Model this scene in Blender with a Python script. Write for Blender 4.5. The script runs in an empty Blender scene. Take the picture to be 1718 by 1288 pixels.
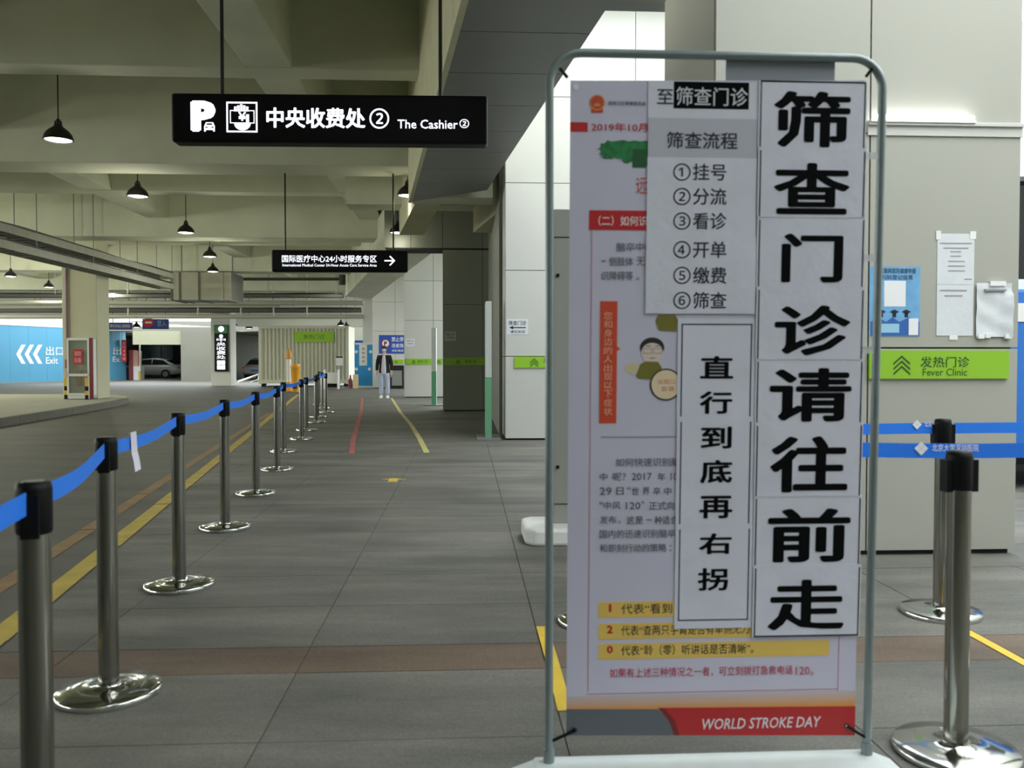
import bpy, bmesh, math, random
from math import sin, cos, pi, radians, hypot, atan
from mathutils import Vector as V, Matrix
random.seed(7)
S = bpy.context.scene
COL = S.collection

# ------------------------------------------------------------------ camera
F, CX, CY, HZ, EYE = 1450.0, 859.0, 644.0, 607.0, 1.18
PITCH = atan((CY - HZ) / F)
cd = bpy.data.cameras.new('camera'); cam = bpy.data.objects.new('camera', cd); COL.objects.link(cam)
cam.location = (0, 0, EYE); cam.rotation_euler = (pi/2 - PITCH, 0, 0)
cd.sensor_width = 36; cd.lens = 36 * F / 1718; cd.clip_end = 400
cd.dof.use_dof = True; cd.dof.focus_distance = 16.0; cd.dof.aperture_fstop = 5.0
S.camera = cam

# ------------------------------------------------------------------ daylight and exposure
w = bpy.data.worlds.new('world'); S.world = w; w.use_nodes = True
bg = w.node_tree.nodes['Background']
bg.inputs[0].default_value = (0.93, 0.98, 1.0, 1); bg.inputs[1].default_value = 4.7
S.view_settings.view_transform = 'Standard'; S.view_settings.look = 'None'
S.view_settings.gamma = 1; S.view_settings.exposure = 0.0
try: S.view_settings.use_curve_mapping = False
except Exception: pass
LAMP_W = 42.0           # watts of one pendant
LAMP_C = (1.0, 0.97, 0.80)

# ------------------------------------------------------------------ frames
AL = 0.054
EU = V((cos(AL), sin(AL), 0)); EV = V((-sin(AL), cos(AL), 0)); EZ = V((0, 0, 1))
def B(u, v, z=0): return EU*u + EV*v + EZ*z
def uv(p): return p.dot(EU), p.dot(EV)
def ray(px, py):
    x, y = px - CX, CY - py
    return V((x, F*cos(PITCH) + y*sin(PITCH), y*cos(PITCH) - F*sin(PITCH)))
def P(px, py, d):                       # the point seen there at depth d
    r = ray(px, py); r = r * (d / r.y); return V((r.x, r.y, r.z + EYE))
def G(px, py, z=0.0):                   # the point seen there at height z
    r = ray(px, py); t = (z - EYE) / r.z; return V((r.x*t, r.y*t, z))

class Plane:
    """o origin, r right, w up, n out of the face"""
    def __init__(s, o, r=EU, w=EZ, n=None):
        s.o = V(o); s.r = V(r).normalized(); s.w = V(w).normalized(); s.n = V(n) if n is not None else s.r.cross(s.w); s.n.normalize()
    def at(s, a, b, h=0): return s.o + s.r*a + s.w*b + s.n*h
    def pix(s, px, py):
        q = ray(px, py); c = V((0, 0, EYE)); t = (s.o - c).dot(s.n) / q.dot(s.n); p = c + q*t - s.o
        return p.dot(s.r), p.dot(s.w)
    def box(s, x0, y0, x1, y1):         # pixel rect to local rect (xmin, ymin, xmax, ymax)
        ym, xm = (y0+y1)/2, (x0+x1)/2
        a0 = s.pix(x0, ym)[0]; a1 = s.pix(x1, ym)[0]; b1 = s.pix(xm, y0)[1]; b0 = s.pix(xm, y1)[1]
        return a0, b0, a1, b1

# ------------------------------------------------------------------ materials
def lin(c):
    return tuple(((v/255)/12.92 if v/255 <= .04045 else ((v/255+.055)/1.055)**2.4) for v in c) + (1,)
MATS = {}
def mat(name, col, rough=.6, metal=0, var=0, scale=3, bump=0, emit=0, stretch=None, bscale=None, spec=.5, var2=None, coat=0, alpha=1, trans=0):
    if name in MATS: return MATS[name]
    m = bpy.data.materials.new(name); m.use_nodes = True; MATS[name] = m
    nt = m.node_tree; b = nt.nodes['Principled BSDF']; N = nt.nodes.new; L = nt.links.new
    c = lin(col); b.inputs['Base Color'].default_value = c; b.inputs['Roughness'].default_value = rough
    b.inputs['Metallic'].default_value = metal; b.inputs['Specular IOR Level'].default_value = spec
    b.inputs['Coat Weight'].default_value = coat; b.inputs['Alpha'].default_value = alpha
    b.inputs['Transmission Weight'].default_value = trans
    if emit:
        b.inputs['Emission Color'].default_value = c; b.inputs['Emission Strength'].default_value = emit
    tc = N('ShaderNodeNewGeometry'); mp = N('ShaderNodeMapping'); L(tc.outputs['Position'], mp.inputs[0])
    if stretch: mp.inputs['Scale'].default_value = stretch
    if var:
        n = N('ShaderNodeTexNoise'); n.inputs['Scale'].default_value = scale; n.inputs['Detail'].default_value = 6; L(mp.outputs[0], n.inputs[0])
        r = N('ShaderNodeValToRGB'); L(n.outputs[0], r.inputs[0])
        lo, hi = [tuple(max(0, x*(1+k)) for x in c[:3]) + (1,) for k in (-var, var)]
        if var2: hi = lin(var2)
        r.color_ramp.elements[0].position = .32; r.color_ramp.elements[1].position = .68
        r.color_ramp.elements[0].color = lo; r.color_ramp.elements[1].color = hi
        L(r.outputs[0], b.inputs['Base Color'])
    if bump:
        n2 = N('ShaderNodeTexNoise'); n2.inputs['Scale'].default_value = bscale or scale*6; n2.inputs['Detail'].default_value = 4; L(mp.outputs[0], n2.inputs[0])
        bm_ = N('ShaderNodeBump'); bm_.inputs['Strength'].default_value = bump; bm_.inputs['Distance'].default_value = .01
        L(n2.outputs[0], bm_.inputs['Height']); L(bm_.outputs[0], b.inputs['Normal'])
    return m

def floor_mat(name, ca, cb, stain):
    """concrete / granite: fine speckle, broad blotches, faint cross streaks"""
    m = bpy.data.materials.new(name); m.use_nodes = True; MATS[name] = m
    nt = m.node_tree; b = nt.nodes['Principled BSDF']; N = nt.nodes.new; L = nt.links.new
    g = N('ShaderNodeNewGeometry')
    mp = N('ShaderNodeMapping'); mp.inputs['Rotation'].default_value = (0, 0, -AL); mp.inputs['Scale'].default_value = (.35, 1.6, 1); L(g.outputs['Position'], mp.inputs[0])
    n1 = N('ShaderNodeTexNoise'); n1.inputs['Scale'].default_value = 1.5; n1.inputs['Detail'].default_value = 8; n1.inputs['Roughness'].default_value = .65; L(mp.outputs[0], n1.inputs[0])
    n2 = N('ShaderNodeTexNoise'); n2.inputs['Scale'].default_value = 130; n2.inputs['Detail'].default_value = 2; L(g.outputs['Position'], n2.inputs[0])
    n3 = N('ShaderNodeTexNoise'); n3.inputs['Scale'].default_value = .9; n3.inputs['Detail'].default_value = 3; L(g.outputs['Position'], n3.inputs[0])
    r = N('ShaderNodeValToRGB'); r.color_ramp.elements[0].position = .3; r.color_ramp.elements[1].position = .7
    r.color_ramp.elements[0].color = lin(ca); r.color_ramp.elements[1].color = lin(cb); L(n1.outputs[0], r.inputs[0])
    mx = N('ShaderNodeMix'); mx.data_type = 'RGBA'; mx.blend_type = 'OVERLAY'; mx.inputs[0].default_value = .45
    L(r.outputs[0], mx.inputs[6]); L(n2.outputs[0], mx.inputs[7])
    r3 = N('ShaderNodeValToRGB'); r3.color_ramp.elements[0].position = .5; r3.color_ramp.elements[1].position = .75
    L(n3.outputs[0], r3.inputs[0])
    mx2 = N('ShaderNodeMix'); mx2.data_type = 'RGBA'; L(r3.outputs[0], mx2.inputs[0]); mx2.inputs[7].default_value = lin(stain)
    mlt = N('ShaderNodeMath'); mlt.operation = 'MULTIPLY'; mlt.inputs[1].default_value = .45; L(r3.outputs[0], mlt.inputs[0]); L(mlt.outputs[0], mx2.inputs[0])
    L(mx.outputs[2], mx2.inputs[6]); L(mx2.outputs[2], b.inputs['Base Color'])
    b.inputs['Roughness'].default_value = .62; b.inputs['Specular IOR Level'].default_value = .35
    bu = N('ShaderNodeBump'); bu.inputs['Strength'].default_value = .25; bu.inputs['Distance'].default_value = .004
    L(n2.outputs[0], bu.inputs['Height']); L(bu.outputs[0], b.inputs['Normal'])
    return m

def band_mat(name, zlo, zhi, clo, chi):
    """a printed colour ramp, fixed to the thing"""
    m = bpy.data.materials.new(name); m.use_nodes = True; MATS[name] = m
    nt = m.node_tree; b = nt.nodes['Principled BSDF']; N = nt.nodes.new; L = nt.links.new
    g = N('ShaderNodeNewGeometry'); s = N('ShaderNodeSeparateXYZ'); mr = N('ShaderNodeMapRange')
    mr.inputs[1].default_value = zlo; mr.inputs[2].default_value = zhi
    r = N('ShaderNodeValToRGB'); r.color_ramp.elements[0].color = lin(clo); r.color_ramp.elements[1].color = lin(chi)
    L(g.outputs['Position'], s.inputs[0]); L(s.outputs[2], mr.inputs[0]); L(mr.outputs[0], r.inputs[0]); L(r.outputs[0], b.inputs['Base Color'])
    return m

M_concrete = mat('painted_concrete', (206, 209, 186), .85, var=.07, scale=1.2, bump=.15)
M_slab = mat('slab_paint', (206, 209, 184), .9, var=.07, scale=.8)
M_soffit = mat('grey_soffit_panel', (128, 130, 122), .45, var=.05, scale=1)
M_edge = mat('cream_fascia', (206, 204, 168), .8, var=.06, scale=2)
M_alu = mat('light_aluminium_panel', (196, 197, 192), .42, metal=.0, var=.02, scale=.7, spec=.5)
M_alushade = mat('shaded_aluminium_panel', (116, 120, 106), .45, var=.03, scale=.7)  # darker copy of the light panel; the soffit's shade is put into the colour
M_joint = mat('dark_joint', (42, 43, 40), .9)
M_black = mat('black_plastic', (10, 11, 13), .5, spec=.2)
M_blackm = mat('black_metal', (24, 25, 26), .35)
M_steel = mat('brushed_steel', (156, 156, 148), .16, metal=1, var=.08, scale=40, stretch=(1, 1, .05))
M_chrome = mat('polished_steel', (205, 207, 205), .12, metal=1)
M_belt = mat('blue_belt', (30, 122, 238), .7, var=.05, scale=200)
M_white = mat('white_paint', (225, 226, 222), .5)
M_print_w = mat('white_print', (232, 234, 236), .7)
M_wall = mat('off_white_wall', (214, 215, 205), .8, var=.03, scale=1)
M_grey = mat('grey_metal', (130, 133, 132), .4)
M_frame = mat('grey_green_frame_tube', (128, 141, 142), .35, metal=.35, var=.05, scale=20)
M_base = mat('white_powder_coated_base', (206, 214, 213), .45, var=.03, scale=15)
M_banner = mat('banner_vinyl', (200, 198, 218), .42, var=.02, scale=3, bump=.05, bscale=6)
M_paper = mat('printer_paper', (212, 214, 228), .6, var=.03, scale=9, bump=.35, bscale=14)
M_paper2 = mat('wall_paper_sheet', (214, 218, 222), .7, var=.02, scale=9, bump=.3, bscale=14)
M_ink = mat('black_ink', (9, 10, 12), .9, spec=.1)
M_ink2 = mat('dark_grey_print', (48, 50, 62), .8, spec=.2)
M_red = mat('red_print', (186, 30, 36), .5)
M_pink = mat('pink_red_print', (190, 60, 90), .6)
M_green = mat('sign_green', (140, 190, 40), .5)
M_dgreen = mat('dark_green_print', (40, 84, 30), .6)
M_yel = mat('yellow_tape', (222, 190, 66), .6, var=.1, scale=9)
M_glass = mat('cabinet_glass', (150, 160, 140), .08, alpha=.35)
M_rubber = mat('black_rubber', (18, 18, 18), .8)
M_tray = mat('galvanised_tray', (150, 150, 136), .5, metal=.2, var=.08, scale=4)
M_lit = mat('lit_lettering', (240, 243, 255), .5, emit=1.6)
M_bulb = mat('lamp_diffuser', (255, 252, 240), .5, emit=3.0)
M_tube = mat('tube_light', (250, 253, 255), .5, emit=10.0)

# ------------------------------------------------------------------ mesh helpers
WO = {}
class MB:
    def __init__(s): s.v = []; s.f = []; s.sm = []
    def add(s, vs, fs, smooth=False):
        n = len(s.v); s.v += [V(p) for p in vs]
        for f in fs: s.f.append([i+n for i in f]); s.sm.append(smooth)
        return s
    def obox(s, o, r, w, n, a0, a1, b0, b1, c0, c1):      # box in an oriented frame
        vs = [o + r*a + w*b + n*c for a in (a0, a1) for b in (b0, b1) for c in (c0, c1)]
        return s.add(vs, [(0,1,3,2),(4,6,7,5),(0,4,5,1),(2,3,7,6),(0,2,6,4),(1,5,7,3)])
    def box(s, x0, x1, y0, y1, z0, z1): return s.obox(V((0,0,0)), V((1,0,0)), V((0,1,0)), V((0,0,1)), x0, x1, y0, y1, z0, z1)
    def bbox(s, u0, u1, v0, v1, z0, z1): return s.obox(V((0,0,0)), EU, EV, EZ, u0, u1, v0, v1, z0, z1)
    def pl(s, p, a0, b0, a1, b1, h0=0, h1=.001): return s.obox(p.o, p.r, p.w, p.n, a0, a1, b0, b1, h0, h1)
    def prism(s, pts, off):                               # polygon extruded along off
        n = len(pts); off = V(off); vs = [V(p) for p in pts] + [V(p)+off for p in pts]
        return s.add(vs, [tuple(range(n))[::-1], tuple(range(n, 2*n))] + [(i, (i+1) % n, n+(i+1) % n, n+i) for i in range(n)])
    def tube(s, pts, r, seg=8, caps=True, smooth=True):
        pts = [V(p) for p in pts]; rings = []; rr = r if isinstance(r, (list, tuple)) else [r]*len(pts)
        t = (pts[1]-pts[0]).normalized(); up = V((0,0,1)) if abs(t.z) < .9 else V((1,0,0)); a = t.cross(up).normalized()
        for i, p in enumerate(pts):
            t = ((pts[min(i+1, len(pts)-1)]-p).normalized() + (p-pts[max(i-1, 0)]).normalized())
            if t.length < 1e-6: t = V((0,0,1))
            t.normalize(); a = (a - t*a.dot(t)).normalized(); b = t.cross(a)
            rings.append([p + (a*cos(2*pi*k/seg) + b*sin(2*pi*k/seg))*rr[i] for k in range(seg)])
        return s.loft(rings, caps, smooth)
    def loft(s, rings, caps=True, smooth=True):
        n = len(rings[0]); vs = [p for r in rings for p in r]; fs = []
        for i in range(len(rings)-1):
            for k in range(n): fs.append((i*n+k, i*n+(k+1) % n, (i+1)*n+(k+1) % n, (i+1)*n+k))
        s.add(vs, fs, smooth)
        if caps:
            s.add(rings[0], [tuple(range(n))[::-1]]); s.add(rings[-1], [tuple(range(n))])
        return s
    def lathe(s, prof, c=(0,0,0), seg=24, smooth=True, caps=True):
        c = V(c); return s.loft([[c + V((r*cos(2*pi*k/seg), r*sin(2*pi*k/seg), z)) for k in range(seg)] for r, z in prof], caps, smooth)
    def build(s, name, m, parent=None, origin=None, bevel=0):
        me = bpy.data.meshes.new(name)
        if parent is not None: o0 = WO.get(parent.name, V((0,0,0)))
        elif origin is not None: o0 = V(origin)
        else:
            n = len(s.v); o0 = V((sum(p.x for p in s.v)/n, sum(p.y for p in s.v)/n, min(p.z for p in s.v)))
        me.from_pydata([p - o0 for p in s.v], [], s.f); me.update()
        bm = bmesh.new(); bm.from_mesh(me); bmesh.ops.recalc_face_normals(bm, faces=bm.faces); bm.to_mesh(me); bm.free()
        for p, q in zip(me.polygons, s.sm): p.use_smooth = q
        me.materials.append(m)
        o = bpy.data.objects.new(name, me); COL.objects.link(o)
        if parent is not None: o.parent = parent
        else: o.location = o0
        WO[o.name] = o0
        if bevel:
            b = o.modifiers.new('bevel', 'BEVEL'); b.width = bevel; b.segments = 2; b.limit_method = 'ANGLE'
        return o

def tag(o, label=None, cat=None, group=None, kind=None):
    if label: o['label'] = label
    if cat: o['category'] = cat
    if group: o['group'] = group
    if kind: o['kind'] = kind
    return o
def struct(o): return tag(o, kind='structure')
def thing(name, loc, label, cat, group=None):
    o = bpy.data.objects.new(name, None); COL.objects.link(o); o.location = loc; o.empty_display_size = .1
    WO[o.name] = V(loc); return tag(o, label, cat, group)
def copy_tree(o, parent=None):
    c = o.copy(); COL.objects.link(c)
    if parent: c.parent = parent
    for ch in list(o.children): copy_tree(ch, c)
    return c

GL = {}
def glyphs(body, bold=0.0, shear=0.0):
    bold = bold if bold >= .03 else bold*.55
    k = (body, bold, shear)
    if k not in GL:
        c = bpy.data.curves.new('lettering', 'FONT'); c.body = body; c.size = 1; c.shear = shear
        c.resolution_u = 2
        o = bpy.data.objects.new('lettering', c); me = bpy.data.meshes.new_from_object(o)
        vs = [(v.co.x, v.co.y, 0) for v in me.vertices]; fs = [tuple(p.vertices) for p in me.polygons]
        bpy.data.objects.remove(o); bpy.data.curves.remove(c); bpy.data.meshes.remove(me)
        if bold:                                       # heavier strokes: the glyph struck several times round its place
            k8 = 8 if bold > .02 else 4; v0, f0 = vs, fs; vs, fs = list(v0), list(f0)
            for i in range(k8):
                a = 2*pi*(i+.5)/k8; n0 = len(vs); vs += [(x+bold*cos(a), y+bold*.8*sin(a), (i+1)*4e-5) for x, y, z in v0]; fs += [tuple(q+n0 for q in f) for f in f0]
        xs = [v[0] for v in vs]; ys = [v[1] for v in vs]; GL[k] = (vs, fs, min(xs), max(xs), min(ys), max(ys))
    return GL[k]
def put_text(mb, pl, rect, body, h=.001, bold=.0, shear=0):
    """rect = local (x0,y0,x1,y1): the glyphs fill it"""
    vs, fs, x0, x1, y0, y1 = glyphs(body, bold, shear); a0, b0, a1, b1 = rect
    mb.add([pl.at(a0+(x-x0)/(x1-x0)*(a1-a0), b0+(y-y0)/(y1-y0)*(b1-b0), h+z) for x, y, z in vs], fs)
    return mb
def text(pl, px, body, m, parent, h=.0012, bold=0., shear=0, name='lettering'):
    return put_text(MB(), pl, pl.box(*px), body, h, bold, shear).build(name, m, parent)
def poly(mb, pl, pts, h=.001, px=True):
    q = [pl.pix(*p) if px else p for p in pts]; return mb.add([pl.at(a, b, h) for a, b in q], [tuple(range(len(q)))])
def rect(pl, px, m, parent, name, h0=0, h1=.001, **k):
    a0, b0, a1, b1 = pl.box(*px); return MB().pl(pl, a0, b0, a1, b1, h0, h1).build(name, m, parent, **k)
def outline(mb, pl, r, t, h=.001):
    a0, b0, a1, b1 = r
    for q in ((a0, b0, a1, b0+t), (a0, b1-t, a1, b1), (a0, b0+t, a0+t, b1-t), (a1-t, b0+t, a1, b1-t)): mb.pl(pl, *q, h0=h*.4, h1=h)
    return mb
def disc(mb, pl, ca, cb, r, h, seg=20, r2=None):
    r2 = r2 or r; return mb.add([pl.at(ca+r*cos(2*pi*k/seg), cb+r2*sin(2*pi*k/seg), h) for k in range(seg)], [tuple(range(seg))])

# =================================================================== FLOOR
M_road = floor_mat('concrete_road', (80, 80, 73), (102, 102, 94), (68, 68, 63))
M_pave = floor_mat('granite_slab', (78, 80, 75), (128, 126, 118), (68, 69, 64))
M_pave2 = floor_mat('granite_slab_light', (84, 85, 80), (132, 130, 121), (74, 74, 69))
M_strip = floor_mat('brown_granite_strip', (90, 78, 67), (122, 105, 90), (82, 72, 62))
floor = struct(MB().box(-60, 30, -16, 95, -.2, 0).build('floor', M_road, origin=(0, 0, 0)))
# paved walkway: slabs right of the yellow lane line
A, Bp = G(-300, 1310), G(500, 662)
ldir = (Bp - A).normalized(); lnrm = V((ldir.y, -ldir.x, 0))      # points to the walkway
def clip(pts, p0, n):
    out = []
    for i, p in enumerate(pts):
        q = pts[(i+1) % len(pts)]; dp, dq = (p-p0).dot(n), (q-p0).dot(n)
        if dp >= 0: out.append(p)
        if (dp >= 0) != (dq >= 0): out.append(p + (q-p)*(dp/(dp-dq)))
    return out
vr = [1.48, 2.08, 2.68, 3.28, 3.58]
while vr[-1] < 12.9: vr.append(vr[-1]+.6)
for i in range(len(vr)-1):
    strip = abs(vr[i]-3.28) < .01
    for k in range(-5, 7):
        u0, u1 = .31+.95*k, .31+.95*(k+1); g = .0025
        pts = clip([B(u0+g, vr[i]+g), B(u1-g, vr[i]+g), B(u1-g, vr[i+1]-g), B(u0+g, vr[i+1]-g)], A + lnrm*.07, lnrm)
        if len(pts) < 3 or (pts[0]-pts[1]).length + (pts[1]-pts[2]).length < .1: continue
        z = random.uniform(.0035, .005)
        MB().prism(pts, V((0, 0, z))).build('paving_slab', M_strip if strip else random.choice((M_pave, M_pave, M_pave2)), floor)
# beyond the singly built slabs the same paving goes on as rows
pts = [B(-9, 12.9), B(6, 12.9), B(6, 44), B(-9, 44)]
MB().prism(clip(pts, A + lnrm*.07, lnrm), V((0, 0, .004))).build('far_paving', M_pave, floor)
def line_on_floor(name, pix, wd, m, label, cat, z=.006, group=None, h=.0012):
    c = [G(*p) for p in pix]; mb = MB(); L, R = [], []
    for i, p in enumerate(c):
        t = (c[min(i+1, len(c)-1)] - c[max(i-1, 0)]).normalized(); n = V((t.y, -t.x, 0)); L.append(p - n*wd/2 + EZ*z); R.append(p + n*wd/2 + EZ*z)
    for i in range(len(c)-1): mb.prism([L[i], R[i], R[i+1], L[i+1]], V((0, 0, h)))
    return tag(mb.build(name, m), label, cat, group)
def worn(name, col):
    m = mat(name, col, .7, var=.15, scale=6); nt = m.node_tree
    return m
M_lane = worn('worn_yellow_paint', (188, 166, 74)); M_orange = worn('faded_orange_paint', (148, 118, 80))
def worn_line(p0, p1, wd, m, name, label, z):
    a, b = G(*p0), G(*p1); t = (b-a).normalized(); n = V((t.y, -t.x, 0)); L = (b-a).length; mb = MB(); s = 0; rnd = random.Random(3)
    while s < L:
        l = rnd.uniform(.8, 2.6); e = min(L, s+l); w0, w1 = wd*rnd.uniform(.42, .5), wd*rnd.uniform(.42, .5)
        mb.prism([a+t*s-n*w0+EZ*z, a+t*s+n*w1+EZ*z, a+t*e+n*w1*rnd.uniform(.85, 1)+EZ*z, a+t*e-n*w0*rnd.uniform(.9, 1)+EZ*z], V((0, 0, .0015)))
        s = e + rnd.choice((.0, .01, .03))
    return tag(mb.build(name, m), label, 'road marking')
worn_line((-300, 1310), (500, 662), .125, M_lane, 'lane_line', 'worn yellow painted line running along the row of barrier posts', .004)
worn_line((-300, 1178), (452, 693), .115, M_orange, 'lane_line', 'faded orange painted line on the roadway side of the yellow one', .001)
line_on_floor('floor_tape', [(608, 668), (606, 690), (600, 712), (593, 737), (590, 762)], .075, mat('faded_red_tape', (176, 96, 92), .6, var=.1), 'faded red tape strip curving along the walkway floor', 'tape')
line_on_floor('floor_tape', [(657, 668), (672, 692), (689, 712), (704, 736), (716, 760)], .075, mat('pale_yellow_tape', (196, 186, 120), .6, var=.1), 'pale yellow tape strip curving on the walkway towards the person', 'tape')
line_on_floor('floor_tape', [(909, 1053), (926, 1110), (948, 1195)], .05, M_yel, 'bright yellow tape strip on the floor beside the banner stand base', 'tape')
line_on_floor('floor_tape', [(1560, 1030), (1622, 1061), (1760, 1137)], .045, M_yel, 'bright yellow tape strip running away from the base of the far queue post', 'tape')
mb = MB(); c = G(660, 805, .0055)                                       # small yellow arrow mark
mb.prism([c+EU*a+EV*b for a, b in ((-.045, -.13), (.045, -.13), (.045, .04), (-.045, .04))], V((0, 0, .001)))
mb.prism([c+EU*a+EV*b for a, b in ((-.13, .04), (.13, .04), (.0, .14))], V((0, 0, .001)))
tag(mb.build('floor_arrow', M_yel), 'small yellow arrow sticker alone in the middle of the walkway', 'floor sticker')
# kerb island at the left
mb = MB(); top = [G(*p, .15) for p in ((-160, 722), (0, 702), (60, 693), (120, 684), (170, 676), (200, 671), (214, 668), (212, 664.5), (196, 662.5), (150, 661), (0, 661), (-160, 661))]
isl = struct(mb.prism([p - EZ*.15 for p in top], V((0, 0, .15))).build('kerb_island', mat('pale_concrete', (168, 168, 150), .85, var=.06, scale=1.5)))
M_kerb = mat('kerb_stone', (112, 112, 102), .8, var=.08, scale=4)
edge = top[:7]
for i in range(len(edge)-1):
    a, b = edge[i], edge[i+1]; n = max(1, round((b-a).length/1.0)); t = (b-a).normalized(); q = V((t.y, -t.x, 0))
    for k in range(n):
        s, e = a + (b-a)*(k/n) + t*.006, a + (b-a)*((k+1)/n) - t*.006
        MB().prism([s - q*.08 - EZ*.15, e - q*.08 - EZ*.15, e + q*.03 - EZ*.15, s + q*.03 - EZ*.15], V((0, 0, .156))).build('kerb_stone', M_kerb, isl)

# =================================================================== CEILING
ceil = struct(MB().bbox(-34, 0.3, -14, 46.5, 5.95, 6.2).build('ceiling', M_slab))
mains = [6.1, 14.85, 23.5, 32.3, 41.0]; secs = [2.4, 11.45, 19.75, 28.4, 37.1]
mains = [-2.7] + mains
for v in mains: struct(MB().bbox(-34, .2, v, v+.85, 4.5, 5.97).build('main_beam', M_concrete, bevel=.015))
for v in secs: struct(MB().bbox(-34, .2, v, v+.42, 4.98, 5.97).build('secondary_beam', M_concrete, bevel=.015))
for u in (-2.84, -8.45, -14.05, -19.65, -25.3): struct(MB().bbox(u, u+.6, -13, 46, 5.0, 5.96).build('long_beam', M_concrete, bevel=.015))
struct(MB().bbox(-34, -4.0, 46.2, 46.6, 3.6, 5.97).build('wall_header', M_wall))
# unseen back wall, roof and building across the light well, added to control daylight
struct(MB().bbox(-34, 9, -14.4, -14, 0, 7).build('wall_back', M_wall))
struct(MB().bbox(.3, 9, -14, -2.5, 4.6, 4.9).build('ceiling', M_slab))
struct(MB().bbox(8.2, 8.6, -14, 30, 0, 6.2).build('wall_side_blocker', M_wall))
# oblique soffit and edge girder (height 3.85)
ZS = 3.85
def soff(px, py): return G(px, py, ZS)
Ln, Lm = soff(780, 0), soff(690, 333); Rn, Rm = soff(1022, 5), soff(822, 310)
dl = (Lm-Ln).normalized(); dr = (Rm-Rn).normalized()
L0 = Ln - dl*9; R0 = Rn - dr*9; Le = L0 + dl*(14.3+9-6.4+.2); Re = R0 + dr*((Rm-R0).length + .35)
sof = struct(MB().prism([L0, R0, Re, Le], V((0, 0, .35))).build('ceiling_soffit', M_joint))
def at_v(p, q, v): a, b = uv(p)[1], uv(q)[1]; return p.lerp(q, min(1, max(0, (v-a)/(b-a))))
for i in range(-2, 17):                                   # lining panels with open joints
    a, b, e = .03+i*1.0, .03+(i+1)*1.0, .006
    q = [at_v(L0, Le, a+e), at_v(R0, Re, a+e), at_v(R0, Re, b-e), at_v(L0, Le, b-e)]
    if (q[0]-q[3]).length < .1: continue
    MB().prism([p - EZ*.012 for p in q], V((0, 0, .012))).build('soffit_panel', M_soffit, sof)
# upstand over the soffit, cream edge towards the garage
q = V((dl.y, -dl.x, 0))
struct(MB().prism([L0 - q*.035 - EZ*.03, Le - q*.035 - EZ*.03, Le + q*.02 - EZ*.03, L0 + q*.02 - EZ*.03], V((0, 0, 2.1))).build('fascia_beam', M_edge))
struct(MB().prism([R0 - V((.35, 0, 0)), R0, Re, Re - V((.35, 0, 0))], V((0, 0, 2.3))).build('edge_beam', M_edge))
struct(MB().prism([L0 + EZ*1.9, R0 + EZ*1.9, Re + EZ*1.9, Le + EZ*1.9], V((0, 0, .2))).build('roof_slab', M_slab))
# girder pieces between the soffit and the dark wall
a1, a2 = soff(698, 338), soff(741, 338); a3, a4 = soff(675, 384), soff(716, 384)
struct(MB().prism([a1, a2, a4+(a4-a2)*.28, a3+(a3-a1)*.28], V((0, 0, 2.1))).build('edge_girder', M_edge))
b1, b2 = soff(842, 350), soff(794, 390)
struct(MB().prism([b1, b2, b2+V((1.4, .06, 0)), b1+V((1.2, .06, 0))], V((0, 0, 2.1))).build('edge_girder', M_edge))
struct(MB().bbox(uv(soff(690, 333))[0], .45, 14.1, 14.75, ZS-.005, 5.95).build('cross_beam', M_concrete))
c1 = P(700, 366, 18.6)
struct(MB().bbox(-2.4, .9, 17.6, 18.3, 4.35, 5.95).build('cross_beam', M_concrete))
struct(MB().bbox(-4.3, 1.6, 13.5, 46, 5.93, 6.2).build('roof_slab', M_slab))
struct(MB().bbox(.55, .8, 14.02, 20.55, 0, 5.9).build('wall_gap_blocker', M_alushade))  # added wall closing the gap, keeps daylight off the far floor
# second soffit beyond the dark wall
s1, s2, s3, s4 = soff(640, 430), soff(714, 430), soff(622, 502), soff(580, 497)
sf2 = struct(MB().prism([s1 - V((-.2, .6, 0)), s2 - V((-.2, .6, 0)), s3, s4], V((0, 0, 2.05))).build('ceiling_soffit', M_concrete))
# canopy above the light front
struct(MB().bbox(-.05, 4.4, 12.3, 13.6, 6.62, 7.0).build('canopy_slab', M_soffit))

# =================================================================== PANEL CLAD WALLS
ROWS = [0.03, 1.265, 2.55, 3.85, 5.13, 6.42]
def clad(name, u0, u1, v, depth, ztop, cuts, m, zbot=0, side=True, msub=None, lab=None):
    """wall block with aluminium panels on its front and on its flank towards the garage"""
    o = struct(MB().bbox(u0+.03, u1-.03, v+.03, v+depth, zbot, ztop).build(name, M_joint)); g = .005
    us = [u0] + [c for c in cuts if u0 < c < u1] + [u1]; zs = [z for z in [zbot+.03]+ROWS if zbot+.02 < z < ztop] ; zs = sorted(set(zs)) + [ztop]
    for i in range(len(us)-1):
        for j in range(len(zs)-1):
            if zs[j+1]-zs[j] < .1: continue
            MB().bbox(us[i]+g, us[i+1]-g, v, v+.03, zs[j]+g, zs[j+1]-g).build('cladding_panel', m, o)
    for j in range(len(zs)-1):
        if side and zs[j+1]-zs[j] > .1:
            MB().bbox(u0, u0+.03, v+.032, v+depth-.01, zs[j]+g, zs[j+1]-g).build('cladding_panel', msub or m, o)
    return o
def U(px, d): return uv(P(px, HZ, d))[0]
def VV(px, d): return uv(P(px, HZ, d))[1]
# column front A (d 12.95)
dA = 12.95; pA = P(848, HZ, dA); uA, vA = uv(pA)
clad('wall_front', uA, uA+2.7, vA, 1.0, 6.42, [uA+1.95], M_alu)
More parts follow.
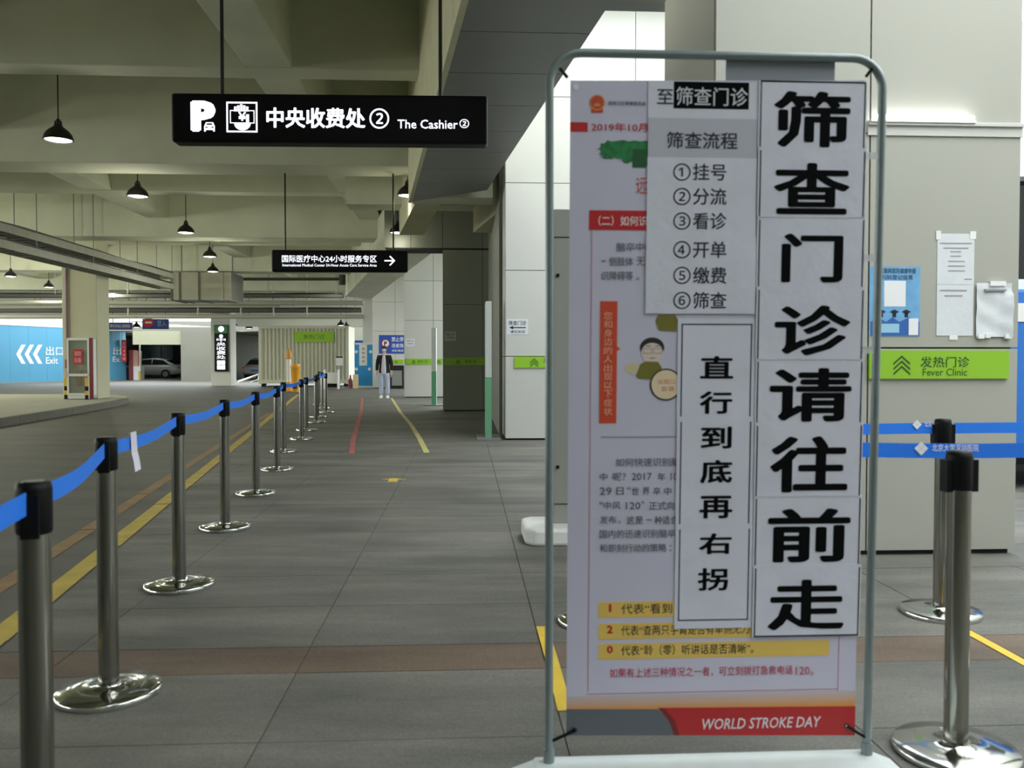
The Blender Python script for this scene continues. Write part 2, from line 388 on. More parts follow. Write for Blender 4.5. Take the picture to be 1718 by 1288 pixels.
# dark wall (d 20.6) with header
dD = 20.6; uD0, vD = uv(P(743, HZ, dD)); uD1 = U(862, dD); uDh = U(646, dD)
clad('wall_dark', uD0, uD1, vD, .8, 3.845, [U(810, dD)], M_alushade)
clad('wall_dark_header', uDh, uD1, vD, .8, 5.9, [U(690, dD), uD0, U(810, dD)], M_alushade, zbot=3.85)
# light column (d 28.5), next column (d 39)
dC = 28.5; uC0, vC = uv(P(678, HZ, dC)); uC1 = U(790, dC)
clad('wall_middle', uC0, uC1, vC, .9, 6.0, [U(727, dC)], M_alu)
dE = 38.5; uE0, vE = uv(P(625, HZ, dE)); uE1 = U(720, dE)
clad('wall_end', uE0, uE1, vE, .9, 6.0, [U(663, dE)], M_alu)
# white rendered column at the very end
M_wcol = mat('white_render', (218, 219, 210), .8)
struct(MB().bbox(U(609, 40.5), U(626, 40.5), VV(618, 40.5), VV(618, 40.5)+.6, 0, 5.95).build('column', M_wcol))
# near wall with posters (d 5.25)
dW = 5.25; vW = uv(P(1590, HZ, dW))[1]; _pw = Plane(B(0, vW, 0)); uW0 = _pw.pix(1197, HZ)[0]; uW1 = _pw.pix(1708, HZ)[0]; uWj = _pw.pix(1456, HZ)[0]
near = clad('wall_right', uW0, uW1, vW, 1.32, 5.13, [uWj], mat('beige_aluminium_panel', (166, 166, 157), .5, var=.02, scale=.8))
PW = Plane(B(0, vW, 0))
# ledge rail with the tube
a0, b0, a1, b1 = PW.box(1455, 205, 1714, 229)
MB().pl(PW, a0, b0, a1, b1, 0, .012).build('ledge_rail', M_alu, near); MB().pl(PW, a0, b1-.028, a1, b1-.012, .012, .03).build('ledge_rail', M_alu, near)
tl = thing('tube_light', PW.at((a0+.3), b1, .03), 'glowing white tube light on the ledge of the grey panel wall', 'lamp')
mb = MB(); e0, e1 = PW.pix(1462, 209), PW.pix(1626, 209)
mb.tube([PW.at(e0[0], b1-.005+.02, .045), PW.at(e1[0], b1-.005+.02, .045)], .013, 10); mb.build('tube', M_tube, tl)
mb = MB(); mb.pl(PW, e0[0]-.02, b1-.012, e1[0]+.02, b1+.004, .012, .04); mb.build('housing', M_white, tl)
# =================================================================== FAR LEFT
# oblique blue wall
w0, w1 = G(-260, 650.5), G(212, 637.6); rb = (w1-w0).normalized(); PB = Plane(w0, rb)
wl = (w1-w0).length; M_blue = mat('sky_blue_hoarding', (76, 146, 180), .6, var=.04, scale=.5)
hoard = thing('hoarding', w0.lerp(w1, .5), 'long sky blue exit hoarding behind the island column', 'hoarding')
npan = 14
for i in range(npan): MB().pl(PB, wl*i/npan+.004, .04, wl*(i+1)/npan-.004, 3.2, -.08, 0).build('panel', M_blue, hoard)
MB().pl(PB, 0, 0, wl, .06, -.1, .02).build('plinth', M_grey, hoard); MB().pl(PB, 0, 3.2, wl, 3.32, -.12, .03).build('top_rail', M_white, hoard)
mb = MB()
def chevron(mb, x, y0, y1, wd=9, th=7):
    ym = (y0+y1)/2
    poly(mb, PB, [(x, ym), (x+wd, y0), (x+wd+th, y0), (x+th, ym), (x+wd+th, y1), (x+wd, y1)], .006)
for x in (27, 41, 55): mc = MB(); chevron(mc, x, 578, 610); mc.build('chevron', M_white, hoard)
for bx_, t_ in (((77, 581, 106, 596), '出口'), ((77, 599, 97, 610), 'Exit'), ((190, 582, 203, 595), '出'), ((189, 598, 201, 607), 'Ex')): text(PB, bx_, t_, M_white, hoard, .006, .02)

# white walls and ramp parapet behind
struct(MB().bbox(-48, U(212, 57), 57, 57.3, 0, 4.2).build('wall_far', M_wall))
struct(MB().obox(P(0, 534, 50), (P(335, 548, 60)-P(0, 528, 50)).normalized(), EZ, EV, -6, 19, 0, .25, 0, .3).build('ramp_parapet', M_wcol))
# island column with fire cabinet
dI = G(120, 669, .15).y; uI, vI = uv(P(105, HZ, dI)); uI1 = U(162, dI)
M_cream = mat('cream_painted_column', (204, 204, 176), .8, var=.03, scale=1)
struct(MB().bbox(uI, uI1, vI, vI+.85, .15, 4.55).build('column', M_cream, bevel=.02))
PI = Plane(B(0, vI, 0))
cab = thing('fire_cabinet', PI.at(PI.pix(140, 640)[0], .17), 'white framed fire hose cabinet with glass door on the island column', 'cabinet')
a0, b0, a1, b1 = PI.box(118, 567, 162, 668)
mb = MB(); mb.pl(PI, a0, b0, a1, b1, .001, .03); mb.pl(PI, a0, b0, a0+.03, b1, .03, .2); mb.pl(PI, a1-.03, b0, a1, b1, .03, .2); mb.pl(PI, a0, b1-.03, a1, b1, .03, .2); mb.pl(PI, a0, b0, a1, b0+.1, .03, .2)
mb.build('body', M_white, cab)
dr_ = MB(); outline(dr_, PI, (a0+.01, b0+.1, a1-.1, b1-.02), .05, .235); dr_.pl(PI, a0+.01, b0+.62, a1-.1, b0+.69, .2, .235)
door = dr_.build('door', M_white, cab); MB().pl(PI, a0+.06, b0+.15, a1-.15, b1-.07, .21, .216).build('pane', M_glass, door)
MB().pl(PI, a1-.095, b0, a1-.0, b1, .2, .24).build('side_post', mat('dark_red_paint', (120, 40, 52), .5), cab)
rs = rect(PI, (129, 586, 145, 611), M_red, cab, 'warning_sign', .24, .245)
mb = MB(); q = PI.box(131, 589, 143, 608); put_text(mb, PI, (q[0], (q[1]+q[3])/2+.02, q[2], q[3]), '消防', .247, .02); put_text(mb, PI, (q[0], q[1], q[2], (q[1]+q[3])/2-.02), '设备', .247, .02); mb.build('lettering', mat('pale_pink_print', (226, 170, 170), .6), rs)
mb = MB(); c = PI.at(PI.pix(137, 0)[0], b0+.35, .1); mb.tube([c - EU*.15, c - EU*.15 + EZ*.45], .07, 10); mb.tube([c + EU*.12, c + EU*.12 + EZ*.45], .07, 10); mb.build('extinguisher', M_red, cab)
pp = PI.pix(114, 600)[0]
o = MB().tube([PI.at(pp, .16, .05), PI.at(pp, 4.3, .05)], .035, 8).build('drain_pipe', mat('mauve_pipe', (150, 118, 140), .5)); tag(o, 'thin mauve pipe running up the island column beside the fire cabinet', 'pipe')
MB().tube([PI.at(pp, 1.0, .05), PI.at(pp, 1.25, .05)], .06, 8).build('valve', mat('dark_red_paint', (120, 40, 52)), o)
M_hy = mat('hazard_yellow', (214, 176, 60), .5)
for px, lb in ((106, 'yellow and black corner guard on the outer edge of the island column'), (149, 'yellow and black guard post before the fire cabinet')):
    s_ = PI.pix(px, 0)[0]; h_ = .42 if px > 120 else .12
    t_ = thing('corner_guard', PI.at(s_, .15, h_), lb, 'corner guard')
    for k in range(5): MB().pl(PI, s_-.04, .15+k*.12, s_+.04, .15+(k+1)*.12, h_, h_+.04).build('stripe', M_hy if k % 2 or k > 2 else M_black, t_)
# column with light box
dL = G(375, 647.5).y; u0, v0 = uv(P(354, HZ, dL)); u1 = U(386, dL)
struct(MB().bbox(u0, u1, v0, v0+1.1, 0, 5.95).build('column', M_wcol, bevel=.02)); PLt = Plane(B(0, v0, 0))
lbx = thing('light_box_sign', PLt.at(PLt.pix(372, 0)[0], PLt.pix(372, 623)[1], .1), 'tall black light box sign with green top on the white column', 'sign')
rect(PLt, (361, 545, 384, 623), M_black, lbx, 'case', .002, .16, bevel=.02)
rect(PLt, (362, 546, 383, 559), mat('exit_green', (40, 110, 60), .5, emit=.25), lbx, 'green_panel', .161, .163)
mb = MB(); disc(mb, PLt, *PLt.pix(372.5, 552), .14, .166); disc(mb, PLt, *PLt.pix(372.5, 564), .09, .166)
for i, ch in enumerate('中央收费处'): put_text(mb, PLt, PLt.box(365, 567+i*7.2, 380, 573.2+i*7.2), ch, .166, .01)
for x in (369, 376):
    for y in (608, 616): q = PLt.pix(x, y); mb.pl(PLt, q[0]-.09, q[1]-.1, q[0]+.09, q[1]+.1, .161, .166)
mb.build('lettering', M_lit, lbx)
# grey shaft walls, car bays
M_gw = mat('grey_plaster', (124, 124, 114), .85, var=.04, scale=1)
dG = G(330, 639).y
struct(MB().bbox(U(304, dG), U(356, dG), VV(330, dG), VV(330, dG)+12, 0, 3.1).build('wall_bay', M_gw))
struct(MB().bbox(U(224, dG), U(304, dG), VV(270, dG), VV(270, dG)+.4, 2.25, 3.09).build('bay_lintel', mat('cream_lintel', (160, 160, 136), .8)))
struct(MB().bbox(U(223, 72), U(436, dG), VV(270, dG)+.2, 72, 3.1, 3.35).build('bay_roof_blocker', M_gw))  # roof added over the bays to darken the car zone
struct(MB().bbox(U(432, 50), U(436, 50), 51, 72, 0, 3.1).build('wall_bay', M_gw))
struct(MB().bbox(U(223, 72), U(225, 72), 58, 72, 0, 3.1).build('wall_bay', M_gw))  # unseen flank added to keep light out of the bay
struct(MB().bbox(-40, U(470, 70), 72, 72.3, 0, 4.5).build('wall_back', mat('dark_grey_wall', (120, 122, 114), .85)))
PS = Plane(B(0, VV(270, 67), 0))
scr = thing('glass_screen', PS.at(PS.pix(265, 0)[0], 0), 'dark blue green glass screen behind the white saloon car', 'glass screen')
a0, b0, a1, b1 = PS.box(232, 575, 290, 612)
MB().pl(PS, a0, 0, a1, b1, -.1, 0).build('pane', mat('dark_teal_glass', (34, 66, 72), .15), scr)
for i in range(4): MB().pl(PS, a0+(a1-a0)*i/3-.03, 0, a0+(a1-a0)*i/3+.03, b1+.05, 0, .05).build('mullion', M_blackm, scr)

def car(name, loc, rot, paint, glassm, label):
    """saloon, long axis x (front -x); built round the origin then turned"""
    root = thing(name, V((0, 0, 0)), label, 'car')
    R = [(-2.3, .35, .55, .70), (-2.15, .28, .72, .82), (-1.6, .25, .86, .88), (-1.0, .24, .95, .9), (0, .24, .97, .9), (1.0, .24, .97, .9), (1.7, .26, .96, .88), (2.2, .32, .90, .82), (2.35, .42, .80, .74)]
    mb = MB(); rings = []
    for x, lo, hi, w_ in R: rings.append([V((x, a, b)) for a, b in ((-w_*.92, lo), (-w_, lo+.12), (-w_, hi-.12), (-w_*.86, hi), (w_*.86, hi), (w_, hi-.12), (w_, lo+.12), (w_*.92, lo))])
    mb.loft(rings)
    C = [(-1.15, .95, .95, .78), (-.35, .95, 1.40, .62), (.55, .95, 1.46, .60), (1.2, .95, 1.34, .60), (1.95, .95, 1.0, .74)]
    top = MB(); top.loft([[V((x, a, b)) for a, b in ((-.80, lo), (-w_, hi-.03), (-w_*.8, hi), (w_*.8, hi), (w_, hi-.03), (.80, lo))] for x, lo, hi, w_ in C])
    body = mb.build('body', paint, root); top.build('roof', paint, root)
    for s in (-1, 1):
        y = lambda h: s*(.80 - (h-.95)*.44 + .012)
        MB().add([V((-.95, y(1.0), 1.0)), V((.3, y(1.0), 1.0)), V((.3, y(1.38), 1.38)), V((-.35, y(1.33), 1.33))], [(0, 1, 2, 3)]).build('side_window', glassm, root)
        MB().add([V((.36, y(1.0), 1.0)), V((1.55, y(1.0), 1.02)), V((1.1, y(1.3), 1.3)), V((.36, y(1.38), 1.38))], [(0, 1, 2, 3)]).build('side_window', glassm, root)
        MB().obox(V((2.2, s*.62, .78)), V((1, 0, 0)), V((0, 1, 0)), EZ, -.05, .13, -.2, .2, -.08, .08).build('tail_lamp', mat('tail_red', (170, 30, 34), .3), root)
        for x in (-1.4, 1.35):
            t = MB().tube([V((x, s*.72, .32)), V((x, s*.92, .32))], .32, 20); wh = t.build('wheel', M_rubber, root)
            MB().tube([V((x, s*.90, .32)), V((x, s*.93, .32))], .2, 12).build('hub', M_grey, wh)
    MB().add([V((1.28, -.58, 1.33)), V((1.28, .58, 1.33)), V((1.97, .68, 1.0)), V((1.97, -.68, 1.0))], [(0, 1, 2, 3)]).build('rear_window', glassm, root)
    MB().add([V((-.40, -.58, 1.41)), V((-.40, .58, 1.41)), V((-1.17, .74, .98)), V((-1.17, -.74, .98))], [(0, 1, 2, 3)]).build('windscreen', glassm, root)
    MB().obox(V((2.34, 0, .6)), V((1, 0, 0)), V((0, 1, 0)), EZ, 0, .03, -.24, .24, -.07, .07).build('number_plate', mat('plate_blue', (40, 60, 130)), root)
    root.location = loc; root.rotation_euler = (0, 0, rot); return root
M_cg = mat('tinted_glass', (20, 26, 28), .08)
car('car', P(252, 607, 63) * V((1, 1, 0)) if False else V((P(254, 607, 63).x, 63, 0)), 0.02, mat('white_car_paint', (158, 160, 158), .3), M_cg, 'white saloon car with a red tail lamp parked in the bay beside the grey wall')
car('car', V((P(422, 607, 57).x, 60, 0)), -pi/2, mat('silver_car_paint', (104, 108, 108), .3), M_cg, 'dark car seen head-on between the sign column and the corrugated container')
# parking bay rail
o = MB(); 
a, b = P(399, 640, 48), P(434, 628, 52); o.tube([a, b], .05, 6); o.tube([a*1 - EZ*.35, b - EZ*.3], .05, 6)
for p in (a, b): o.tube([V((p.x, p.y, 0)), p], .05, 6)
tag(o.build('barrier_rail', M_white), 'low white sloping rail before the dark car', 'barrier')

# corrugated container
dK = G(440, 648.5).y; uk0, vk = uv(P(434, HZ, dK)); uk1 = U(584, dK); zk = P(500, 546, dK).z
M_corr = mat('cream_corrugated_steel', (202, 202, 182), .6, var=.03, scale=1)
ct = thing('container', B((uk0+uk1)/2, vk, 0), 'cream corrugated steel container beside the sign column', 'container')
pts = []; x = uk0+.12; k = 0; pw = (uk1-uk0-.24)/44
prof = []
for k in range(23):
    prof += [(x, .0), (x+pw*.75, .0), (x+pw, .07), (x+pw*1.75, .07)]; x += pw*2
prof = [q for q in prof if q[0] <= uk1-.12]
mb = MB(); vs = [];
for (x, dd) in prof: vs += [B(x, vk+.03+dd, .3), B(x, vk+.03+dd, zk-.12)]
mb.add(vs, [(2*i, 2*i+2, 2*i+3, 2*i+1) for i in range(len(prof)-1)]); mb.build('corrugated_side', M_corr, ct)
mb = MB(); mb.bbox(uk0, uk0+.14, vk, vk+.14, .12, zk); mb.bbox(uk1-.14, uk1, vk, vk+.14, .12, zk); mb.bbox(uk0, uk1, vk-.01, vk+.12, zk-.14, zk); mb.bbox(uk0, uk1, vk-.01, vk+.12, .15, .33)
mb.build('frame', M_corr, ct)
MB().bbox(uk0+.02, uk1-.02, vk+.14, vk+2.4, .15, zk-.02).build('body', M_corr, ct)
for u in (uk0+.1, uk1-.25): MB().bbox(u, u+.2, vk+.1, vk+.3, 0, .15).build('foot', M_black, ct)
PK = Plane(B(0, vk-.012, 0))
sg = thing('green_sign', PK.at(PK.pix(527, 573)[0], PK.pix(527, 573)[1]), 'plain green rectangular sign fixed on the corrugated container', 'sign')
rect(PK, (494, 556, 560, 574), M_green, sg, 'panel', 0, .03); text(PK, (509, 561, 545, 569), '发热门诊', M_dgreen, sg, .032)
# white ledge band above container, valves etc
struct(MB().bbox(U(398, 45), U(610, 45), 45.4, 46.1, P(500, 546, 45).z-.05, P(500, 535, 45).z+.05).build('white_ledge', M_wcol))
struct(MB().bbox(U(582, 46), U(640, 46), 47, 47.3, 0, 4.6).build('wall_white', M_wcol))
# blue wall board + blue poster stand
dP = G(604, 650.5).y; PP = Plane(B(0, VV(604, dP), 0)); M_sb = mat('royal_blue_board', (36, 76, 168), .5)
pbk = Plane(B(0, 46.98, 0))
bd = thing('notice_board', pbk.at(pbk.pix(600, 0)[0], pbk.pix(600, 612)[1]), 'royal blue notice board on the white wall behind the poster stand', 'sign')
rect(pbk, (581, 571, 615, 613), M_sb, bd, 'panel', .01, .04); mb = MB()
for y in (575, 583, 591, 599): put_text(mb, pbk, pbk.box(583, y, 594, y+5), '停车须知'[:2], .045)
mb.build('lettering', M_print_w, bd)
M_cy = mat('bright_blue_poster', (44, 148, 214), .5)
st = thing('poster_stand', PP.at(PP.pix(605, 0)[0], 0), 'bright blue health poster stand beside the person', 'poster stand')
rect(PP, (595, 577, 627, 647), M_cy, st, 'poster', 0, .05); rect(PP, (594, 575, 628, 578), M_white, st, 'frame', -.01, .06)
a0, b0, a1, b1 = PP.box(594, 647, 628, 650.5); MB().pl(PP, a0, 0, a1, b1, -.2, .25).build('base', M_white, st)
mb = MB(); a0, b0, a1, b1 = PP.box(603, 577, 616, 613); mb.pl(PP, a0, b0, a1, b1, .05, .055)
for p in ((598, 590), (622, 590), (598, 619), (620, 619)): disc(mb, PP, *PP.pix(*p), .07, .055)
mb.build('print', M_print_w, st)
mb = MB(); 
for y in (583, 590, 597, 604): put_text(mb, PP, PP.box(607, y, 612, y+4), '请', .058)
mb.build('lettering', M_ink2, st)
mb = MB(); mb.add([PP.at(*PP.pix(x, y), .056) for x, y in ((609, 628), (615, 634), (609, 641), (604, 634))], [(0, 1, 2, 3)]); mb.build('emblem', M_cy, st)
# sign on a thin pole, small extinguisher box, hazard box
dq = G(570, 650).y; q = G(570, 650)
o = thing('pole_sign', q, 'small white notice on a thin pole before the container end', 'sign'); Pq = Plane(q)
rect(Pq, (564, 598, 575, 613), M_white, o, 'board', 0, .03); rect(Pq, (564, 598, 575, 600), M_black, o, 'header', .03, .035)
MB().tube([q, q+EZ*1.1], .02, 6).build('pole', M_grey, o); MB().lathe([(.18, 0), (.18, .03), (.03, .05)], q, 14).build('base', M_grey, o)
q = G(588, 651.5)
o = thing('fire_extinguisher_box', q, 'small dark red extinguisher on its stand beside the blue poster stand', 'extinguisher'); mb = MB(); mb.lathe([(.09, .02), (.1, .35), (.04, .46), (.03, .6)], q, 12); mb.build('cylinder', mat('dark_red_paint', (120, 40, 52)), o)
MB().bbox(uv(q)[0]+.12, uv(q)[0]+.34, uv(q)[1]-.1, uv(q)[1]+.1, 0, .62).build('stand', mat('beige_box', (222, 196, 150), .6), o)
q = G(556, 652.5)
o = thing('crowd_barrier', q, 'low white crowd barrier before the container foot', 'barrier'); uq, vq = uv(q)
MB().bbox(uq-.28, uq+.28, vq-.02, vq+.02, .28, .72).build('panel', M_white, o)
MB().bbox(uq-.28, uq+.28, vq-.02, vq+.02, .08, .24).build('board', M_black, o)
for s in (-1, 1): MB().bbox(uq+s*.3-.03, uq+s*.3+.03, vq-.15, vq+.15, 0, .85).build('leg', M_white, o)
# yellow bin and white post with orange top
q = G(496, 657)
o = thing('waste_bin', q, 'yellow waste bin with a dark mouth near the end of the barrier row', 'bin'); mb = MB(); mb.lathe([(.15, .0), (.17, .3), (.19, .95), (.21, .97), (.16, 1.1)], q, 16); mb.build('body', mat('amber_plastic', (226, 160, 40), .5), o)
MB().obox(q, EU, EV, EZ, -.08, .1, -.2, -.155, .12, .28).build('label', mat('dark_brown', (70, 40, 20)), o)
q = G(485, 656)
o = thing('warning_post', q, 'white warning post with an orange triangle top beside the yellow bin', 'post'); MB().tube([q+EZ*.36, q+EZ*1.3], .1, 12).build('shaft', M_white, o)
MB().lathe([(.19, 0), (.16, .25), (.12, .37)], q, 12).build('foot', mat('amber_plastic', (226, 160, 40)), o)
MB().lathe([(.13, 1.3), (.14, 1.36), (.12, 1.5), (.02, 1.74)], q, 12).build('beacon', mat('orange_beacon', (206, 140, 60), .5), o)
# toll gate cabinet, banner, hanging blue signs
q = G(227, 637.5); uq, vq = uv(q)
o = thing('toll_machine', q, 'red, white and yellow toll machine at the end of the blue hoarding', 'toll machine')
MB().bbox(uq-.6, uq-.28, vq-.1, vq+.5, 0, .85).build('side_box', M_black, o)
MB().bbox(uq-.32, uq-.05, vq-.2, vq+.5, .0, 1.95).build('column', mat('dark_red_paint', (120, 40, 52)), o); MB().bbox(uq-.05, uq+.24, vq-.18, vq+.5, .9, 1.9).build('screen_panel', mat('pale_salmon', (196, 150, 130)), o)
MB().bbox(uq-.05, uq+.4, vq-.18, vq+.5, 0, .9).build('cabinet', M_white, o); MB().bbox(uq+.28, uq+.42, vq-.2, vq-.12, .05, .6).build('guard', M_hy, o)
MB().tube([B(uq+.3, vq, .9), B(uq+.3, vq, 3.0)], .05, 8).build('pole', M_white, o)
Pt = Plane(B(0, vq-.6, 0))
o = thing('hanging_banner', Pt.at(Pt.pix(208, 607)[0], Pt.pix(208, 607)[1]), 'narrow red banner hanging before the blue hoarding', 'banner')
rect(Pt, (204, 570, 212, 607), M_red, o, 'cloth', 0, .02); mb = MB()
for i, ch in enumerate('出口减速慢行'[:5]): put_text(mb, Pt, Pt.box(206, 573+i*6.6, 210.5, 577.5+i*6.6), ch, .022)
mb.build('lettering', mat('pale_pink_print', (226, 170, 170)), o)
for x in (205, 211): MB().tube([Pt.at(Pt.pix(x, 570)[0], Pt.pix(x, 570)[1], .01), Pt.at(Pt.pix(x, 570)[0], 4.5, .01)], .012, 5).build('cord', M_grey, o)
Ps = Plane(B(0, 44.2, 0)); M_navy = mat('navy_sign', (40, 58, 128), .5)
o = thing('hanging_sign', Ps.at(Ps.pix(202, 552)[0], Ps.pix(202, 552)[1]), 'long navy blue hanging sign with one line of white characters', 'sign')
rect(Ps, (183, 541, 223, 553), M_navy, o, 'panel', 0, .1); text(Ps, (186, 544, 220, 549.5), '停车场出口收费处', M_print_w, o, .105, .01)
for x in (190, 218): MB().tube([Ps.at(Ps.pix(x, 541)[0], Ps.pix(x, 541)[1], .05), Ps.at(Ps.pix(x, 541)[0], 5.95, .05)], .02, 5).build('rod', M_grey, o)
o = thing('hanging_sign', Ps.at(Ps.pix(260, 552)[0], Ps.pix(260, 552)[1]), 'navy blue hanging sign with a red no-entry disc', 'sign')
rect(Ps, (240, 535, 284, 552), M_navy, o, 'panel', 0, .1); mb = MB(); disc(mb, Ps, *Ps.pix(250, 541), .25, .105); mb.build('no_entry_disc', M_red, o)
rect(Ps, (245, 539.5, 256, 542.5), M_print_w, o, 'bar', .106, .11); text(Ps, (265, 537, 280, 548), '禁入', mat('pale_blue_print', (140, 170, 220)), o, .105, .01)
for x in (246, 278): MB().tube([Ps.at(Ps.pix(x, 535)[0], Ps.pix(x, 535)[1], .05), Ps.at(Ps.pix(x, 535)[0], 5.95, .05)], .02, 5).build('rod', M_grey, o)

# =================================================================== SERVICES UNDER THE CEILING
def tray_uv(name, p0, p1, wd, hh, label, rungs, hang=4.5, busy=False, M_tray=M_tray):
    """ladder cable tray from p0 to p1"""
    t = (p1-p0).normalized(); q = V((t.y, -t.x, 0)); L = (p1-p0).length; root = thing(name, (p0+p1)/2, label, 'cable tray')
    for s in (-1, 1): MB().obox(p0, t, q, EZ, 0, L, s*wd/2-.015, s*wd/2+.015, 0, hh).build('side_rail', M_tray, root)
    mb = MB(); k = 0
    for i in range(rungs): mb.obox(p0+t*(L*(i+.5)/rungs), t, q, EZ, -.02, .02, -wd/2, wd/2, 0, .02)
    tag(mb.build('rung', M_tray, root), kind='stuff')
    mb = MB(); rnd = random.Random(5)
    for i in range(4):
        off = (-.36+.24*i)*wd; mb.tube([p0+q*(off+rnd.uniform(-.02, .02))+t*(L*j/8)+EZ*((hh+.02 if busy else .04)+rnd.uniform(-.02, .03)) for j in range(9)], .03 if busy else .018, 5)
        mb_ = mb
    mb.build('cable', M_blackm if busy else M_grey, root)
    n = max(2, int(L/3))
    for i in range(n+1):
        c = p0 + t*(.3+(L-.6)*i/n)
        for s in (-1, 1):
            if hang > c.z+.1: MB().tube([c+q*s*wd/2, V((c.x, c.y, 0))+q*s*wd/2+EZ*hang], .012, 5).build('hanger_rod', M_grey, root)
    return root
tray_uv('cable_tray', B(-10.1, 14.2, 3.95), B(-9.95, 29.6, 3.95), .5, .17, 'upper ladder cable tray passing before the island column', 40, 5.95, True)
tray_uv('cable_tray', B(-10.1, 14.2, 3.6), B(-9.95, 29.6, 3.6), .5, .17, 'lower ladder cable tray slung under the other by the island column', 40, 3.95, True)
tray_uv('cable_tray', P(-40, 499, 36)+EZ*0, P(576, 499, 38), .5, .12, 'dark cable tray crossing behind the island column, upper of the two cross trays', 70, 5.9, True, mat('dark_tray', (84, 84, 74), .6))
tray_uv('cable_tray', P(-60, 524, 40.3), P(606, 524, 42.4), .6, .16, 'dark cable tray crossing above the hoarding, lower of the two cross trays', 70, 5.9, True, mat('dark_tray', (84, 84, 74)))
def pipe(pts, r, m, label):
    return tag(MB().tube(pts, r, 8).build('pipe', m), label, 'pipe')
M_pipe = mat('pale_pipe', (186, 186, 170), .5); M_dpipe = mat('dark_pipe', (70, 70, 62), .5)
pipe([P(-40, 508, 34), P(610, 508, 35)], .09, M_pipe, 'pale pipe crossing below the grey duct')
pipe([P(-40, 531, 39), P(610, 531, 40.5)], .10, M_pipe, 'pale pipe crossing low above the hanging signs')
pipe([P(-40, 516, 34), P(470, 513, 35)], .05, M_pipe, 'thin pale pipe below the upper cross tray')
sp = pipe([P(392, 468, 33.6), P(575, 468, 33.9)], .06, M_dpipe, 'dark sprinkler pipe ending in a valve behind the right arrow sign')
MB().tube([P(574, 461, 33.9), P(574, 478, 33.9)], .14, 8).build('valve', M_dpipe, sp)
for px in (215, 404, 459, 515, 332):
    pt = P(px, 530, 38.6); pipe([pt, V((pt.x, pt.y, 5.9))], .035, M_pipe, {215: 'thin drop pipe close beside the island column', 404: 'thin drop pipe beside the dark cowl lamp', 459: 'thin drop pipe left of the green container sign', 515: 'thin drop pipe above the green container sign', 332: 'thin drop pipe above the grey bay wall'}[px])
# duct
d_ = 30.6; u0, v0 = uv(P(288, HZ, d_)); u1 = U(388, d_); z0, z1 = P(340, 503, d_).z, P(340, 461, d_).z+.1
du = thing('air_duct', B((u0+u1)/2, v0, z0), 'boxy grey air duct hanging under the ceiling beam', 'air duct')
M_duct = mat('duct_steel', (150, 150, 132), .5, metal=.3, var=.06, scale=2)
MB().bbox(u0, u1, v0, v0+1.6, z0, z1).build('casing', M_duct, du)
for u in (u0, u0+.28, u0+.95, u1-.35, u1-.06): MB().bbox(u, u+.06, v0-.03, v0+1.63, z0-.02, z1).build('flange', mat('dark_flange', (84, 84, 72), .6) if u < u1-.4 else M_tray, du)
for u in (u0+.15, u1-.15): MB().bbox(u-.02, u+.02, v0+.7, v0+.74, z1, 5.95).build('hanger_rod', M_grey, du)

# =================================================================== PENDANT LAMPS
def make_lamp(label):
    r = thing('pendant_lamp', V((0, 0, 0)), label, 'lamp', 'pendant lamps under the garage ceiling')
    mb = MB(); prof = [(.192, 0), (.188, .03), (.172, .08), (.135, .13), (.09, .165), (.055, .195), (.045, .25), (.02, .29)]
    mb.lathe(prof, seg=28, caps=False); mb.lathe([(max(.012, a-.006), b) for a, b in prof], seg=28, caps=False); mb.build('lamp_shade', M_blackm, r)
    MB().lathe([(.17, .012), (.10, -.004), (.0005, -.010)], seg=24, caps=False).build('diffuser', M_bulb, r)
    mb = MB()
    for k in range(8): a = 2*pi*k/8; mb.tube([V((.05*cos(a), .05*sin(a), .19)), V((.046*cos(a), .046*sin(a), .26))], .004, 4)
    mb.build('cooling_fin', M_grey, r)
    return r
lamps = [(98, 236, 11.75, 'pendant lamp with the widest shade, hanging before the beam at the picture left'),
         (231, 330, 15.75, 'pendant lamp hanging just under the wide beam below the cashier sign'),
         (312, 391, 19.95, 'pendant lamp third along the row above the cable trays'),
         (352, 431, 24.2, 'pendant lamp fourth along the row, above the grey duct'),
         (357, 456, 28.2, 'pendant lamp hanging right over the grey duct'),
         (684, 329, 15.75, 'pendant lamp half hidden by the edge of the grey soffit'),
         (667, 391, 20.15, 'pendant lamp above the arrow sign near the dark wall'),
         (82, 482, 34.0, 'small distant pendant lamp beside the island column top'),
         (18, 464, 29.5, 'glowing pendant lamp at the far end of the white ceiling by the picture edge'),
         (392, 547, 44.0, 'tiny pendant lamp beside the sign column'),
         (418, 551, 45.2, 'tiny pendant lamp above the gap with the dark car'),
         (572, 546, 43.2, 'tiny pendant lamp above the container end, with the longer cord'),
         (581, 549, 44.5, 'tiny pendant lamp between the container and the white wall'),
         (229, 549, 42.5, 'tiny pendant lamp between the two navy hanging signs')]
def bay_fill_light(p, w_): l = bpy.data.lights.new('bay_fill_light', 'POINT'); l.energy = w_; l.color = (.95, 1, .97); l.shadow_soft_size = .3; o = bpy.data.objects.new('bay_fill_light', l); COL.objects.link(o); o.location = p
bay_fill_light(B(U(258, 58), 57.5, 2.7), 90); bay_fill_light(B(U(275, 64), 63, 2.9), 60); bay_fill_light(B(U(418, 56), 55, 2.9), 35)  # unseen fill lights added to brighten the car bays
def beam_z(v):
    for m_ in mains:
        if m_-.02 <= v <= m_+.87: return 4.5
    for m_ in secs:
        if m_-.02 <= v <= m_+.44: return 4.98
    return 5.95
first = make_lamp(lamps[0][3])
